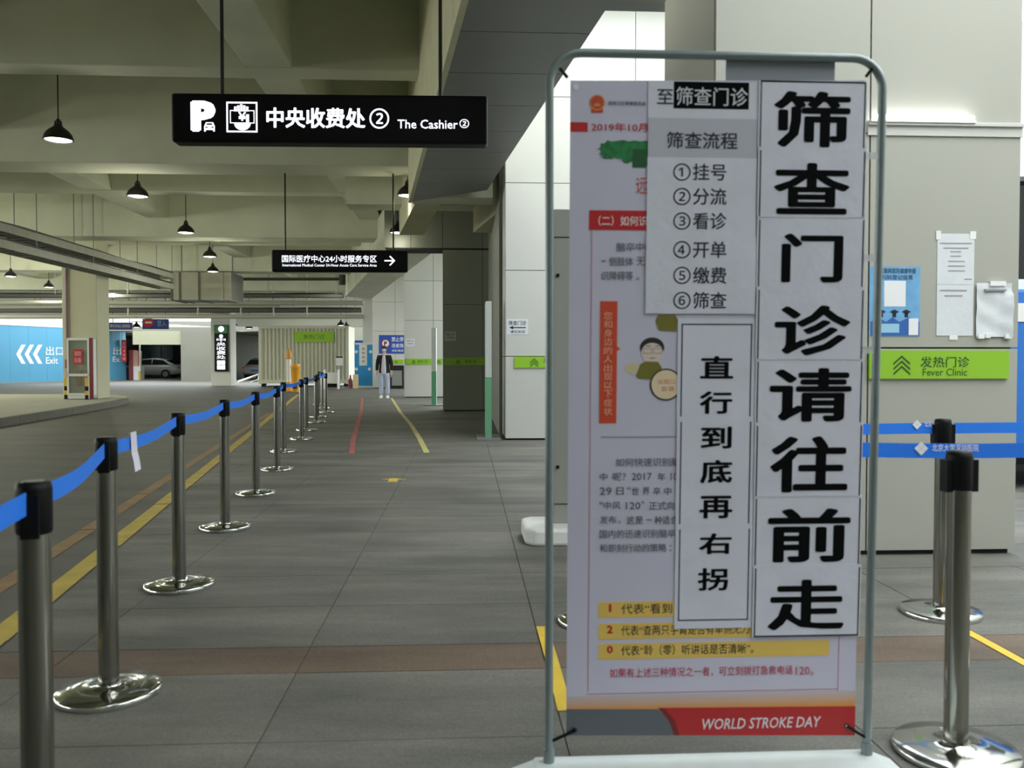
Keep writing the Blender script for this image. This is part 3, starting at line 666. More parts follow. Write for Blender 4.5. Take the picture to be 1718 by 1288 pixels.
for i, (px, py, d, lb) in enumerate(lamps):
    o = first if i == 0 else copy_tree(first); p = P(px, py, d); sc = 1.0
    o.location = p; o['label'] = lb
    top = 5.95 if d < 46.2 else 4.6
    vv = uv(p)[1]; top = min(top, beam_z(vv))
    if px in (684,): top = 5.9
    MB2 = MB().tube([V((0, 0, .28)), V((0, 0, top-p.z))], .008, 5)
    me = bpy.data.meshes.new('cord'); me.from_pydata([tuple(q) for q in MB2.v], [], MB2.f); me.materials.append(M_black)
    c = bpy.data.objects.new('cord', me); COL.objects.link(c); c.parent = o
# light of the pendants: those in view, then unseen fill lights added beside them
def plight(p, wts, c=LAMP_C, r=.15):
    l = bpy.data.lights.new('pendant_and_fill_light', 'POINT'); l.energy = wts; l.color = c; l.shadow_soft_size = r
    o = bpy.data.objects.new('pendant_and_fill_light', l); COL.objects.link(o); o.location = p; return o
for i, (px, py, d, lb) in enumerate(lamps):
    if d < 35: plight(P(px, py, d) - EZ*.20, LAMP_W*(.35 if 600 < px < 700 else .5 if i == 0 else .85 if i == 1 else 1))
for u in (-5.6, -15, -22): 
    for v in (3, 12, 20, 28, 37): 
        if (u < -10 and v > 5) or v > 30: plight(B(u, v, 4.0), LAMP_W*(5.4 if u < -10 else 1.0))  # unseen lights added, stronger at the left to brighten the ceiling there
plight(B(-10.5, 7.2, 4.0), 120)  # unseen light added to brighten the near beam faces

# =================================================================== HANGING DIRECTION SIGNS
def hang_sign(pl, px, label, rods, rodtop, r=.02):
    a0, b0, a1, b1 = pl.box(*px); root = thing('hanging_sign', pl.at((a0+a1)/2, b0, -.08), label, 'sign')
    MB().pl(pl, a0, b0, a1, b1, -.16, 0).build('case', M_black, root, bevel=r)
    for x in rods:
        a = pl.pix(x, px[1])[0]; MB().tube([pl.at(a, b1-.01, -.08), pl.at(a, rodtop, -.08)], .015, 8).build('hanger_rod', M_blackm, root)
    return root
p1 = P(552, 197, 6.9); S1 = Plane(V((p1.x, p1.y, 0)) , V((cos(.03), sin(.03), 0)))
s1 = hang_sign(S1, (287, 157.5, 818, 239.5), 'large black illuminated cashier sign with parking letter P and white characters', (368, 738), 5.95)
mb = MB(); put_text(mb, S1, S1.box(320, 169, 362, 221), 'P', .004, .075); mb.build('parking_letter', M_lit, s1)
mb = MB(); 
rr = S1.box(341, 203.5, 363, 222); mb.pl(S1, *rr, h0=.004, h1=.006); mb.build('car_symbol_field', M_black, s1)
mb = MB(); poly(mb, S1, [(343, 212), (346, 205.5), (358, 205.5), (361, 212), (361, 221), (358, 221), (358, 218.5), (346, 218.5), (346, 221), (343, 221)], .008); mb.build('car_symbol', M_lit, s1)
mb = MB(); poly(mb, S1, [(346.5, 210), (348, 207.3), (356, 207.3), (357.5, 210)], .0095); rr = S1.box(345, 213, 349, 215); mb.pl(S1, *rr, h0=.009, h1=.0095); rr = S1.box(355, 213, 359, 215); mb.pl(S1, *rr, h0=.009, h1=.0095); mb.build('car_symbol_windows', M_black, s1)
mb = MB(); outline(mb, S1, S1.box(380, 171, 432, 222), .012, .004); outline(mb, S1, S1.box(386, 185, 427, 207), .006, .004)
for i, (x, y) in enumerate(((393, 179), (398, 177), (403, 175), (408, 177), (413, 179))):
    rr = S1.box(x, y, x+4, 187); mb.pl(S1, *rr, h0=.003, h1=.004)
put_text(mb, S1, S1.box(400, 188, 413, 203), '¥', .0045, .03)
ca, cb = S1.pix(407, 207); kk = 14
mb.add([S1.at(ca+.065*cos(-pi*i/kk), cb+.055*sin(-pi*i/kk), .004) for i in range(kk+1)], [tuple(range(kk+1))])
rr = S1.box(413, 192, 418, 209); mb.pl(S1, *rr, h0=.003, h1=.0045); mb.build('hand_and_cash_symbol', M_lit, s1)
text(S1, (447, 181, 613, 215), '中央收费处', M_lit, s1, .004, .03); text(S1, (620, 182, 653, 216), '②', M_lit, s1, .004, .015)
text(S1, (667, 201, 768, 216), 'The Cashier', M_lit, s1, .004, .02); text(S1, (771, 200, 787, 215), '②', M_lit, s1, .004, .02)
p2 = P(569, 438, 15.25); S2 = Plane(V((p2.x, p2.y, 0)), V((cos(.02), sin(.02), 0)))
s2_ = hang_sign(S2, (455, 419, 683, 456), 'small black hanging sign with a white arrow pointing sideways', (477, 659), 4.5, .03)
text(S2, (473, 428, 632, 440), '国际医疗中心24小时服务专区', M_lit, s2_, .004, .02)
text(S2, (474, 442.5, 632, 447), 'International Medical Center 24-Hour Acute Care Service Area', M_lit, s2_, .004, .01)
mb = MB(); rr = S2.box(645, 436.2, 661, 438.4); mb.pl(S2, *rr, h0=.003, h1=.004)
poly(mb, S2, [(653, 430), (655, 429), (663, 437.3), (655, 445.6), (653, 444.6), (660, 437.3)], .0045); mb.build('arrow', M_lit, s2_)

# =================================================================== SIGNS ON WALLS
PA = Plane(B(0, vA, 0)); PD = Plane(B(0, vD, 0)); PC = Plane(B(0, vC, 0)); PE = Plane(B(0, vE, 0))
def wsign(pl, px, label, m=M_green, name='green_sign', cat='sign', h=.02, lip=.0):
    a0, b0, a1, b1 = pl.box(*px); root = thing(name, pl.at((a0+a1)/2, b0, h/2), label, cat)
    MB().pl(pl, a0, b0, a1, b1, .001, h).build('panel', m, root); return root
def chevs(par, pl, x0, x1, y0, n=3, st=9, th=5, h=.022):
    xm = (x0+x1)/2; r_ = (x1-x0)/2*.8
    for i in range(n):
        y = y0+i*st; poly(MB(), pl, [(x0, y+r_+th*.4), (xm, y), (x1, y+r_+th*.4), (x1, y+r_+th*1.4), (xm, y+th), (x0, y+r_+th*1.4)], h).build('chevron', M_dgreen, par)
o = wsign(PW, (1456, 588, 1689.5, 635), 'green Fever Clinic sign with chevrons on the near grey panel wall')
mb = MB(); chevs(o, PW, 1496, 1524, 596, 3, 8.5, 3.6); put_text(mb, PW, PW.box(1541, 598, 1623, 616), '发热门诊', .022, .012); put_text(mb, PW, PW.box(1545, 618, 1619, 630), 'Fever Clinic', .022, .0)
mb.build('lettering', M_dgreen, o)
o = wsign(PA, (863, 598, 1010, 617), 'green sign on the white front behind the banner stand frame')
mb = MB(); chevs(o, PA, 889, 903, 601, 3, 3.6, 1.7); put_text(mb, PA, PA.box(911, 600, 950, 608), '发热门诊', .022, .01); mb.build('lettering', M_dgreen, o)
o = wsign(PD, (746, 600, 847, 612.5), 'dim green sign strip on the dark recessed wall', mat('shaded_sign_green', (120, 160, 40), .5))  # sign green darkened: shade on this wall is put into the colour
mb = MB(); put_text(mb, PD, PD.box(780, 603, 800, 609), '发热门诊', .022, .01); chevs(o, PD, 765, 772, 603, 3, 2, 1); put_text(mb, PD, PD.box(830, 603, 844, 609), '发热', .022, .01); mb.build('lettering', M_dgreen, o)
o = wsign(PC, (681, 601.5, 742, 611.5), 'green sign strip on the light column behind the slim pylon')
mb = MB(); put_text(mb, PC, PC.box(700, 604, 718, 609), '发热门诊', .022, .01); chevs(o, PC, 691, 697, 603.5, 3, 1.8, .9); chevs(o, PC, 733, 739, 603.5, 3, 1.8, .9); mb.build('lettering', M_dgreen, o)
o = wsign(PE, (657, 603, 677, 610.5), 'green sign strip on the end wall above the grey cabinet')
chevs(o, PE, 662, 667, 604.5, 3, 1.3, .7)
o = wsign(PE, (636, 562, 678, 593), 'royal blue no-parking sign on the end wall above the person', mat('royal_blue_board', (36, 76, 168)), 'no_parking_sign')
mb = MB(); disc(mb, PE, *PE.pix(647, 576), .19, .025, 20); mb.build('ring', M_red, o); mb = MB(); disc(mb, PE, *PE.pix(647, 576), .15, .027, 20); mb.build('disc', M_print_w, o)
text(PE, (644.5, 572.5, 649.5, 579.5), 'P', M_ink, o, .029, .04)
mb = MB(); put_text(mb, PE, PE.box(657, 565, 677, 573), '禁止停', .023, .015); put_text(mb, PE, PE.box(657, 576, 677, 583), '违者拖', .023, .015); put_text(mb, PE, PE.box(657, 586, 677, 590), '消防通道', .023, .0); mb.build('lettering', M_print_w, o)
o = wsign(PA, (850, 535, 886, 561), 'white paper notice with an arrow taped to the white front', M_paper2, 'paper_notice', 'notice', .004)
mb = MB(); put_text(mb, PA, PA.box(853, 538, 883, 545.5), '筛查门诊', .006, .01); rr = PA.box(859, 548.6, 882, 550.2); mb.pl(PA, *rr, h0=.004, h1=.006); poly(mb, PA, [(854, 549.4), (861, 546.5), (861, 552.3)], .006)
put_text(mb, PA, PA.box(856, 554, 881, 558.5), '请往前走', .006, .01); mb.build('lettering', M_ink2, o)
o = wsign(PD, (746, 556, 765, 572), 'dim paper notice on the dark recessed wall', mat('shaded_paper', (150, 152, 148), .7), 'paper_notice', 'notice', .004)  # paper colour darkened to carry the shade of this wall
mb = MB(); put_text(mb, PD, PD.box(748, 559, 763, 563), '筛查门诊', .006, .01); rr = PD.box(750, 565.5, 762, 566.5); mb.pl(PD, *rr, h0=.004, h1=.006); mb.build('lettering', M_ink2, o)
o = wsign(PC, (680, 568, 696, 581), 'small paper notice on the light column', M_paper2, 'paper_notice', 'notice', .004)
mb = MB(); put_text(mb, PC, PC.box(682, 570, 694, 573.5), '筛查门诊', .006, .01); rr = PC.box(684, 576, 693, 577); mb.pl(PC, *rr, h0=.004, h1=.006); mb.build('lettering', M_grey, o)
# posters on the near wall
o = wsign(PW, (1458, 447, 1543, 564), 'blue and white health poster taped on the near grey panel wall', mat('poster_blue', (110, 168, 214), .45, var=.12, scale=9), 'poster', 'poster', .003)
mb = MB(); put_text(mb, PW, PW.box(1476, 450, 1536, 459), '互联网医院健康申报', .004, .01); put_text(mb, PW, PW.box(1479, 461, 1531, 469), '扫码登记信息', .004, .015); mb.build('lettering', M_ink2, o)
rect(PW, (1483, 471, 1519, 514), M_print_w, o, 'white_field', .003, .0036)
mb = MB()
for x, w_ in ((1460, 26), (1486, 22), (1508, 34)):
    poly(mb, PW, [(x, 563), (x, 540), (x+w_*.5, 532), (x+w_, 540), (x+w_, 563)], .004)
mb.build('printed_hills', mat('poster_deep_blue', (44, 96, 170), .5), o)
mb = MB()
for x in (1478, 1500, 1520):
    poly(mb, PW, [(x-8, 523), (x, 519), (x+8, 523), (x, 527)], .0045); rr = PW.box(x-3, 524, x+3, 532); mb.pl(PW, *rr, h0=.003, h1=.0045)
mb.build('printed_caps', M_ink2, o)
rect(PW, (1478, 543, 1508, 558), mat('poster_pale', (150, 200, 226), .5), o, 'printed_caption', .0041, .0048)
rect(PW, (1524, 534, 1540, 562), M_print_w, o, 'printed_column', .0041, .0046)
def paper_lines(mb, pl, rows, h=.005):
    for x0, y, x1, t in rows: rr = pl.box(x0, y-t/2, x1, y+t/2); mb.pl(pl, *rr, h0=.003, h1=h)
M_faint = mat('faint_grey_print', (150, 152, 156), .7); M_tapew = mat('white_tape', (232, 234, 232), .5)
o = wsign(PW, (1572, 392, 1634, 477), 'upper white sheet with centred text lines taped on the near wall', M_paper2, 'paper_notice', 'notice', .003)
mb = MB(); paper_lines(mb, PW, [(1577, 408, 1630, 1.6), (1582, 416, 1624, 1.4)] + [(1594, 422+k*7.5, 1612, 1.4) for k in range(2)] + [(1590, 438+k*8, 1618, 1.4) for k in range(3)] + [(1618, 468, 1630, 1.4)]); mb.build('printed_lines', M_faint, o)
for px in ((1570, 387, 1578, 402), (1627, 388, 1637, 401)): rect(PW, px, M_tapew, o, 'tape', .003, .0045)
o = wsign(PW, (1571, 477.5, 1632.5, 563), 'lower white sheet with a blank square field taped on the near wall', M_paper2, 'paper_notice', 'notice', .0035)
mb = MB(); paper_lines(mb, PW, [(1576, 487, 1621, 2), (1584, 496, 1614, 2)], .0055); mb.build('printed_lines', M_faint, o)
rect(PW, (1592, 562, 1606, 570), M_tapew, o, 'tape', .003, .0045)
# crumpled sheet, slightly curled
a0, b0, a1, b1 = PW.box(1636, 475, 1695, 565); mb = MB(); nx, ny = 10, 14; vs = []; rnd = random.Random(2)
for j in range(ny+1):
    for i in range(nx+1):
        a, b = i/nx, j/ny; h = .006 + .006*(1+sin(a*9+b*4)*cos(b*11-a*3)) + (.02*max(0, a-.7)/.3 if b < .8 else 0) + rnd.uniform(0, .003)
        vs.append(PW.at(a0+(a1-a0)*a, b0+(b1-b0)*b, h))
mb.add(vs, [(j*(nx+1)+i, j*(nx+1)+i+1, (j+1)*(nx+1)+i+1, (j+1)*(nx+1)+i) for j in range(ny) for i in range(nx)], True)
o = thing('paper_notice', PW.at((a0+a1)/2, b0, .01), 'crumpled white sheet of fine print taped on the near wall', 'notice'); mb.build('sheet', M_paper2, o)
mb = MB(); paper_lines(mb, PW, [(1648, 487, 1684, 3)], .03); mb.build('printed_title', M_faint, o)
for px in ((1658, 472, 1684, 480), (1638, 561, 1648, 568), (1650, 560, 1658, 567), (1683, 560, 1694, 568)): rect(PW, px, M_tapew, o, 'tape', .003, .024)

# slim pylons, cabinet, kiosk, blue truck
def pylon(px, ytop, ybase, wpx, gtop, label):
    q = G(px, ybase); d = q.y; zt = P(px, ytop, d).z; zg = P(px, gtop, d).z; wd = wpx*d/F; o = thing('slim_pylon', q, label, 'pylon sign')
    u, v = uv(q); MB().bbox(u-wd/2, u+wd/2, v, v+.5, zg, zt).build('upper_panel', mat('pylon_grey_white', (196, 204, 198), .5), o, bevel=.01)
    MB().bbox(u-wd/2, u+wd/2, v, v+.5, .03, zg-.004).build('lower_panel', mat('pylon_green', (104, 166, 128), .5), o)
    MB().bbox(u-wd*2, u+wd*2, v-.12, v+.62, 0, .03).build('base_plate', M_grey, o)
    return o
pylon(820, 505, 737, 10, 634, 'slim grey and green pylon standing at the corner of the white front')
pylon(728, 549, 681, 8, 623, 'slim grey and green pylon standing before the light column')
q = G(666, 652); u, v = uv(q); o = thing('metal_cabinet', q, 'low dark framed grey cabinet against the end wall behind the person', 'cabinet')
MB().bbox(u-.3, u+.3, v, v+.35, 0, 1.03).build('body', M_blackm, o, bevel=.02); MB().bbox(u-.22, u+.22, v-.02, v, .14, .8).build('door', M_grey, o)
for k in range(5): MB().bbox(u-.2, u+.2, v-.03, v-.02, .2+k*.11, .22+k*.11).build('slat', M_tray, o)
# notice kiosk with white foot, behind the banner
q = G(1010, 916); u, v = uv(q); zt = P(940, 352, q.y+.2).z; ul = uv(P(925, 800, q.y+.25))[0]
o = thing('notice_kiosk', q, 'tall grey notice board on a white foot, mostly hidden behind the banner', 'notice board')
mb = MB(); u0_, u1_ = uv(P(877, 900, q.y+.2))[0], uv(P(1130, 900, q.y+.2))[0]; zf = .11
pts = [(u0_+.06, v-.02), (u1_-.06, v-.02), (u1_, v+.06), (u1_, v+.4), (u1_-.06, v+.46), (u0_+.06, v+.46), (u0_, v+.4), (u0_, v+.06)]
mb.prism([B(a, b, .005) for a, b in pts], V((0, 0, zf))); mb.build('foot', M_white, o, bevel=.02)
u2_ = u1_-.2; MB().bbox(ul, u2_, v+.18, v+.3, zf, zt).build('board', mat('kiosk_grey', (150, 152, 144), .5), o, bevel=.01)
MB().bbox(ul+.02, u2_-.02, v+.172, v+.18, P(940, 897, q.y+.15).z, P(940, 880, q.y+.15).z).build('blue_stripe', mat('strong_blue', (30, 96, 176), .5), o)
for yy in (398, 845): zz = P(940, yy, q.y+.17).z; MB().bbox(ul+.01, u2_, v+.176, v+.18, zz-.003, zz+.003).build('seam', M_joint, o)
for yy in (462, 783): pp_ = P(935.5, yy, q.y+.17); uu = uv(pp_)[0]; MB().bbox(uu-.01, uu+.01, v+.17, v+.18, pp_.z-.01, pp_.z+.01).build('screw', M_black, o)
# blue truck at the picture edge, behind the near wall
uT = U(1709, 7.6); vT = 7.7; o = thing('utility_truck', B(uT+1, vT, 0), 'blue box truck with a white stripe standing beyond the near panel wall', 'truck')
MB().bbox(uT, uT+2.2, vT, vT+4, .36, 1.85).build('body', mat('truck_blue', (38, 110, 196), .45), o, bevel=.03)
MB().bbox(uT-.01, uT+2.2, vT-.01, vT+.0, 1.55, 1.72).build('stripe', M_white, o)
MB().bbox(uT+.05, uT+2.1, vT+.3, vT+3.6, 1.95, 2.9).build('cab_window', M_cg, o); MB().bbox(uT+.0, uT+2.2, vT+.1, vT+4, 1.85, 1.95).build('window_sill', M_white, o)
MB().bbox(uT, uT+2.2, vT+.1, vT+4, 2.9, 3.05).build('roof', M_white, o); MB().bbox(uT-.02, uT+2.2, vT-.04, vT+.1, .24, .36).build('bumper', M_black, o)
for x in (.25, 1.9):
    for y in (.7, 3.3): c = B(uT+x, vT+y, .36); MB().tube([c-EU*.12, c+EU*.12], .36, 18).build('wheel', M_rubber, o)

# =================================================================== QUEUE BARRIER POSTS
HP = .915
def make_post(label, group='steel queue posts joined by blue belts'):
    r = thing('queue_post', V((0, 0, 0)), label, 'queue post', group)
    MB().lathe([(.172, 0), (.172, .006)], seg=40).build('rubber_ring', M_rubber, r)
    MB().lathe([(.176, .006), (.178, .022), (.172, .030), (.10, .036), (.042, .040), (.04, .046)], seg=44).build('base', M_chrome, r)
    MB().lathe([(.034, .040), (.034, .80)], seg=28).build('tube', M_steel, r)
    hd = MB().lathe([(.0345, .80), (.0375, .805), (.0375, .898), (.035, .912), (.030, .915)], seg=28).build('head', M_black, r)
    MB().obox(V((0, 0, .845)), V((1, 0, 0)), V((0, 1, 0)), EZ, .034, .05, -.018, .018, -.05, .045).build('belt_clip', M_black, hd)
    MB().obox(V((0, 0, .845)), V((1, 0, 0)), V((0, 1, 0)), EZ, -.05, -.034, -.018, .018, -.05, .045).build('belt_clip', M_black, hd)
    MB().lathe([(.024, .914), (.022, .917)], seg=20).build('cap', M_blackm, hd)
    return r
def from_base(px, yb): return G(px, yb)
row = [(66, 1489), (183, 1166), (301, 985), (378, 887), (429.5, 829.5), (465, 789), (476, 758.5), (506, 737.5), (514, 722.5), (530, 709), (533, 700), (547, 692), (541, 685), (536, 679)]
RL = ['queue post at the lower picture corner, its foot out of view', 'queue post with a paper strip hanging from the belt beside it', 'queue post third in the long row along the yellow line', 'queue post fourth in the long row along the yellow line',
      'queue post fifth in the long row along the yellow line', 'queue post sixth in the long row, close before another', 'queue post seventh in the long row, half behind another', 'queue post eighth in the long row, where the belt turns across',
      'queue post ninth in the long row, close beside the eighth', 'queue post tenth in the long row', 'queue post eleventh in the long row, behind the tenth', 'queue post at the walkway side of the far cluster', 'queue post thirteenth, in the far cluster', 'queue post last and farthest in the long row']
pproto = make_post(RL[0]); posts = []
for i, (x, y) in enumerate(row):
    o = pproto if i == 0 else copy_tree(pproto); o.location = from_base(x, y); o['label'] = RL[i]; posts.append(o.location.copy())
for i, p in enumerate(posts):
    q = posts[min(i+1, len(posts)-1)] - posts[max(i-1, 0)]
# turn each so that its clips face along the belts
allp = [o for o in COL.objects if o.name.startswith('queue_post')]
for i, o in enumerate(allp):
    q = posts[min(i+1, len(posts)-1)] - posts[max(i-1, 0)]; o.rotation_euler = (0, 0, math.atan2(q.y, q.x))
def belt(p, q, label, sag=.012, z=.872, wd=.05, group='blue belts between the queue posts', trim=.052, seg=8):
    t = (q-p); L = t.length; t.normalize(); n = V((t.y, -t.x, 0)); p = p + t*trim; q = q - t*trim; mb = MB(); rings = []
    for i in range(seg+1):
        k = i/seg; c = p.lerp(q, k); zz = z - sag*4*k*(1-k) + .0015*sin(k*9)
        rings.append([V((c.x, c.y, zz))+n*a+EZ*b for a, b in ((.0012, -wd/2), (.0012, wd/2), (-.0012, wd/2), (-.0012, -wd/2))])
    mb.loft(rings, True, False); return tag(mb.build('barrier_belt', M_belt), label, 'belt', group)
ordn = ['first', 'second', 'third', 'fourth', 'fifth', 'sixth', 'seventh', 'eighth', 'ninth', 'tenth', 'eleventh', 'twelfth', 'thirteenth', 'fourteenth']
for i in range(len(posts)-1):
    a, b = posts[i], posts[i+1]
    belt(a, b, 'blue belt joining the %s and %s queue posts of the long row' % (ordn[i], ordn[i+1]), .02 if (b-a).length > 1 else .004)
belt(V((-.74, .35, 0)), posts[0], 'blue belt running out of view from the first queue post', .015)
# paper strip on the belt
a, b = posts[1], posts[2]; t = (b-a).normalized(); n = V((t.y, -t.x, 0)); c = a + t*.42; mb = MB(); rings = []
for i, (h, off, sh) in enumerate(((.899, -.004, 0), (.9, .004, 0), (.85, .006, 0), (.82, .010, -.012), (.79, .022, -.035), (.755, .035, -.075))):
    rings.append([V((c.x, c.y, h)) + n*(off+e) + t*(sh+s) for s, e in ((-.052, 0), (.052, 0), (.052, .0008), (-.052, .0008))])
mb.loft(rings, True, False); tag(mb.build('paper_strip', mat('tissue_white', (215, 216, 230), .8)), 'white paper strip folded over the blue belt', 'paper strip')
# right group
pr = {}
for key, x, y, lb, ro in (('near', 1603, 1266, 'large queue post standing beside the banner stand, nearest the near panel wall side', .3), ('far', 1578, 1031, 'queue post standing behind the larger one before the panel wall', .1), ('hid', 1001, 1045, 'queue post hidden behind the banner with only its base edge showing', .1), ('hid2', 1290, 1165, 'queue post wholly hidden behind the banner notices', .1), ('off', 1890, 1165, 'queue post beyond the picture edge', .1)):
    if key in ('off', 'hid2'): pr[key] = G(x, y); continue
    o = copy_tree(pproto); o.location = pr[key] = G(x, y); o.rotation_euler = (0, 0, AL+ro*.2 + (.0 if key != 'near' else 0)); o['label'] = lb; o['group'] = 'steel queue posts by the panel wall'
hid2 = copy_tree(pproto); hid2.location = pr['hid2']; hid2.rotation_euler = (0, 0, AL); hid2['label'] = 'queue post standing right behind the banner notices'; hid2['group'] = 'steel queue posts by the panel wall'
off = copy_tree(pproto); off.location = pr['off']; off.rotation_euler = (0, 0, AL); off['label'] = 'queue post past the picture edge holding the nearer belt'; off['group'] = 'steel queue posts by the panel wall'
g2 = 'blue printed belts before the panel wall'
b1_ = belt(pr['hid2'], pr['off'], 'nearer blue belt with white logo crossing before the panel wall', .004, .872, .052, g2)
b2_ = belt(pr['hid'], pr['far'], 'farther blue belt with white logo from behind the banner to the back post', .004, .872, .05, g2)
pr['off2'] = pr['far'] + EU*1.6
b3_ = belt(pr['far'], pr['off2'], 'farther blue belt running on past the back post out of view', .0, .872, .05, g2)
o = copy_tree(pproto); o.location = pr['off2']; o['label'] = 'queue post past the picture edge holding the farther belt'; o['group'] = 'steel queue posts by the panel wall'
def logo(pl, cx, cy, r, mb):
    ca, cb = pl.pix(cx, cy); k = r*.52
    for a, b in ((0, k), (k, 0), (0, -k), (-k, 0)):
        mb.add([pl.at(ca+a+p_*r*.5, cb+b+q_*r*.5, .003) for p_, q_ in ((0, 1), (1, 0), (0, -1), (-1, 0))], [(0, 1, 2, 3)])
d1_ = (pr['off']-pr['hid2']).normalized(); Pb1 = Plane(V((pr['hid2'].x, pr['hid2'].y, 0)), d1_); Pb1.o = Pb1.o + Pb1.n*.0018
mb = MB(); logo(Pb1, 1545, 752, .024, mb); put_text(mb, Pb1, Pb1.box(1563, 744.5, 1641, 757), '北京大学深圳医院', .003, .02); mb.build('printed_logo', M_print_w, b1_)
d2_ = (pr['far']-pr['hid']).normalized(); Pb2 = Plane(V((pr['hid'].x, pr['hid'].y, 0)), d2_); Pb2.o = Pb2.o + Pb2.n*.0018
mb = MB(); logo(Pb2, 1538, 712, .022, mb); put_text(mb, Pb2, Pb2.box(1551, 707, 1562, 716), '北京', .003, .02); mb.build('printed_logo', M_print_w, b2_)

# =================================================================== BANNER STAND
TAU = radians(2.4); dS = 2.40
p0 = P(1195, 690, dS); wv = (EZ*cos(TAU) - EV*sin(TAU)).normalized()
PSg = Plane(p0, EU, wv)
stand = thing('banner_stand', V((p0.x, p0.y+.05, 0)), 'door-frame banner stand with a health banner, covered by paper notices', 'banner stand')
# tube frame with rounded top corners
xl = [PSg.pix(919, 300)[0], PSg.pix(916, 1200)[0]]; xr = [PSg.pix(1480, 300)[0], PSg.pix(1455, 1200)[0]]; yt = PSg.pix(1195, 93)[1]; 
aL = (PSg.pix(921, 400)[0]+PSg.pix(920, 1100)[0])/2; aR = (PSg.pix(1478, 300)[0]*.62+PSg.pix(1456, 1200)[0]*.38)
tL, tR = PSg.pix(922, 140)[0], PSg.pix(1481, 140)[0]; yb = PSg.pix(1195, 1268)[1]; bL, bR = PSg.pix(921, 1268)[0], PSg.pix(1454, 1262)[0]
rc = .085; path = [(bL, yb)]; path.append((tL, yt-rc))
for k in range(1, 9): a = pi - pi/2*k/8; path.append((tL+rc+rc*cos(a), yt-rc+rc*sin(a)))
for k in range(0, 9): a = pi/2 - pi/2*k/8; path.append((tR-rc+rc*cos(a), yt-rc+rc*sin(a)))
path.append((bR, yb))
MB().tube([PSg.at(a, b, .0) for a, b in path], .0115, 14).build('frame', M_frame, stand)
fz = PSg.at(bL, yb).z
for a in (bL, bR):
    mb = MB(); c = PSg.at(a, yb); mb.tube([V((c.x, c.y, fz-.03)), V((c.x, c.y, fz+.03))], .016, 12); mb.build('socket', M_frame, stand)
# base: folded steel tray
c0, c1_ = PSg.at(bL, yb), PSg.at(bR, yb); ub0 = uv(c0)[0]-.045; ub1 = uv(c1_)[0]+.03; vb = uv(c0)[1]
def ringb(z, e): return [B(ub0-e, vb-.36-e, z), B(ub1+e, vb-.36-e, z), B(ub1+e, vb+.03+e*.2, z), B(ub0-e, vb+.03+e*.2, z)]
mb = MB(); mb.loft([ringb(0, .06), ringb(.015, .06), ringb(fz-.012, .0), ringb(fz-.004, -.008)], True, False); mb.build('base', M_base, stand, bevel=.003)
# banner sheet
H0 = .004; bc = [PSg.pix(957, 135), PSg.pix(1452, 135), PSg.pix(1434, 1233), PSg.pix(950, 1233)]
mb = MB(); nx, ny = 6, 16; vs = []
for j in range(ny+1):
    for i in range(nx+1):
        a, b = i/nx, j/ny; L_ = [bc[3][k]*(1-b)+bc[0][k]*b for k in (0, 1)]; R_ = [bc[2][k]*(1-b)+bc[1][k]*b for k in (0, 1)]
        vs.append(PSg.at(L_[0]*(1-a)+R_[0]*a, L_[1]*(1-a)+R_[1]*a, 0))
fs = [(j*(nx+1)+i, j*(nx+1)+i+1, (j+1)*(nx+1)+i+1, (j+1)*(nx+1)+i) for j in range(ny) for i in range(nx)]
mb.add(vs, fs); ban = mb.build('banner', M_banner, stand)
sol = ban.modifiers.new('thickness', 'SOLIDIFY'); sol.thickness = .0008; sol.offset = -1 
def prt(px, m, name, h=.0010): return rect(PSg, px, m, ban, name, .0002, h)
def ptx(items, m, name='lettering', h=.0014, bold=0., shear=0):
    mb = MB()
    for px, s in items: put_text(mb, PSg, PSg.box(*px), s, h, bold, shear)
    return mb.build(name, m, ban)
# emblem
ea, eb = PSg.pix(1002, 172); mb = MB(); disc(mb, PSg, ea, eb, .021, .0010); 
mb.build('emblem', mat('emblem_red', (196, 70, 50), .5), ban)
mb = MB()
for k in range(24):
    a, a2 = 2*pi*k/24, 2*pi*(k+1)/24; mb.add([PSg.at(ea+r_*cos(q_), eb+r_*sin(q_), .0013) for q_, r_ in ((a, .0175), (a, .021), (a2, .021), (a2, .0175))], [(0, 1, 2, 3)])
mb.pl(PSg, ea-.009, eb-.010, ea+.009, eb-.005, .0011, .0014); mb.pl(PSg, ea-.006, eb-.005, ea+.006, eb-.002, .0011, .0014)
mb.build('emblem_gilding', mat('emblem_gold', (206, 140, 60), .5), ban)
mb = MB(); mb.pl(PSg, ea-.016, eb-.027, ea+.016, eb-.016, .0002, .0012); mb.build('emblem_gear', mat('emblem_red', (196, 70, 50)), ban)
ptx([((1021, 170, 1083, 177), '国家卫生健康委员会')], M_ink2, bold=.01)
prt((956.5, 205, 986, 221), M_red, 'red_bar'); ptx([((992, 206, 1086, 221), '2019年10月')], M_red, bold=.02)
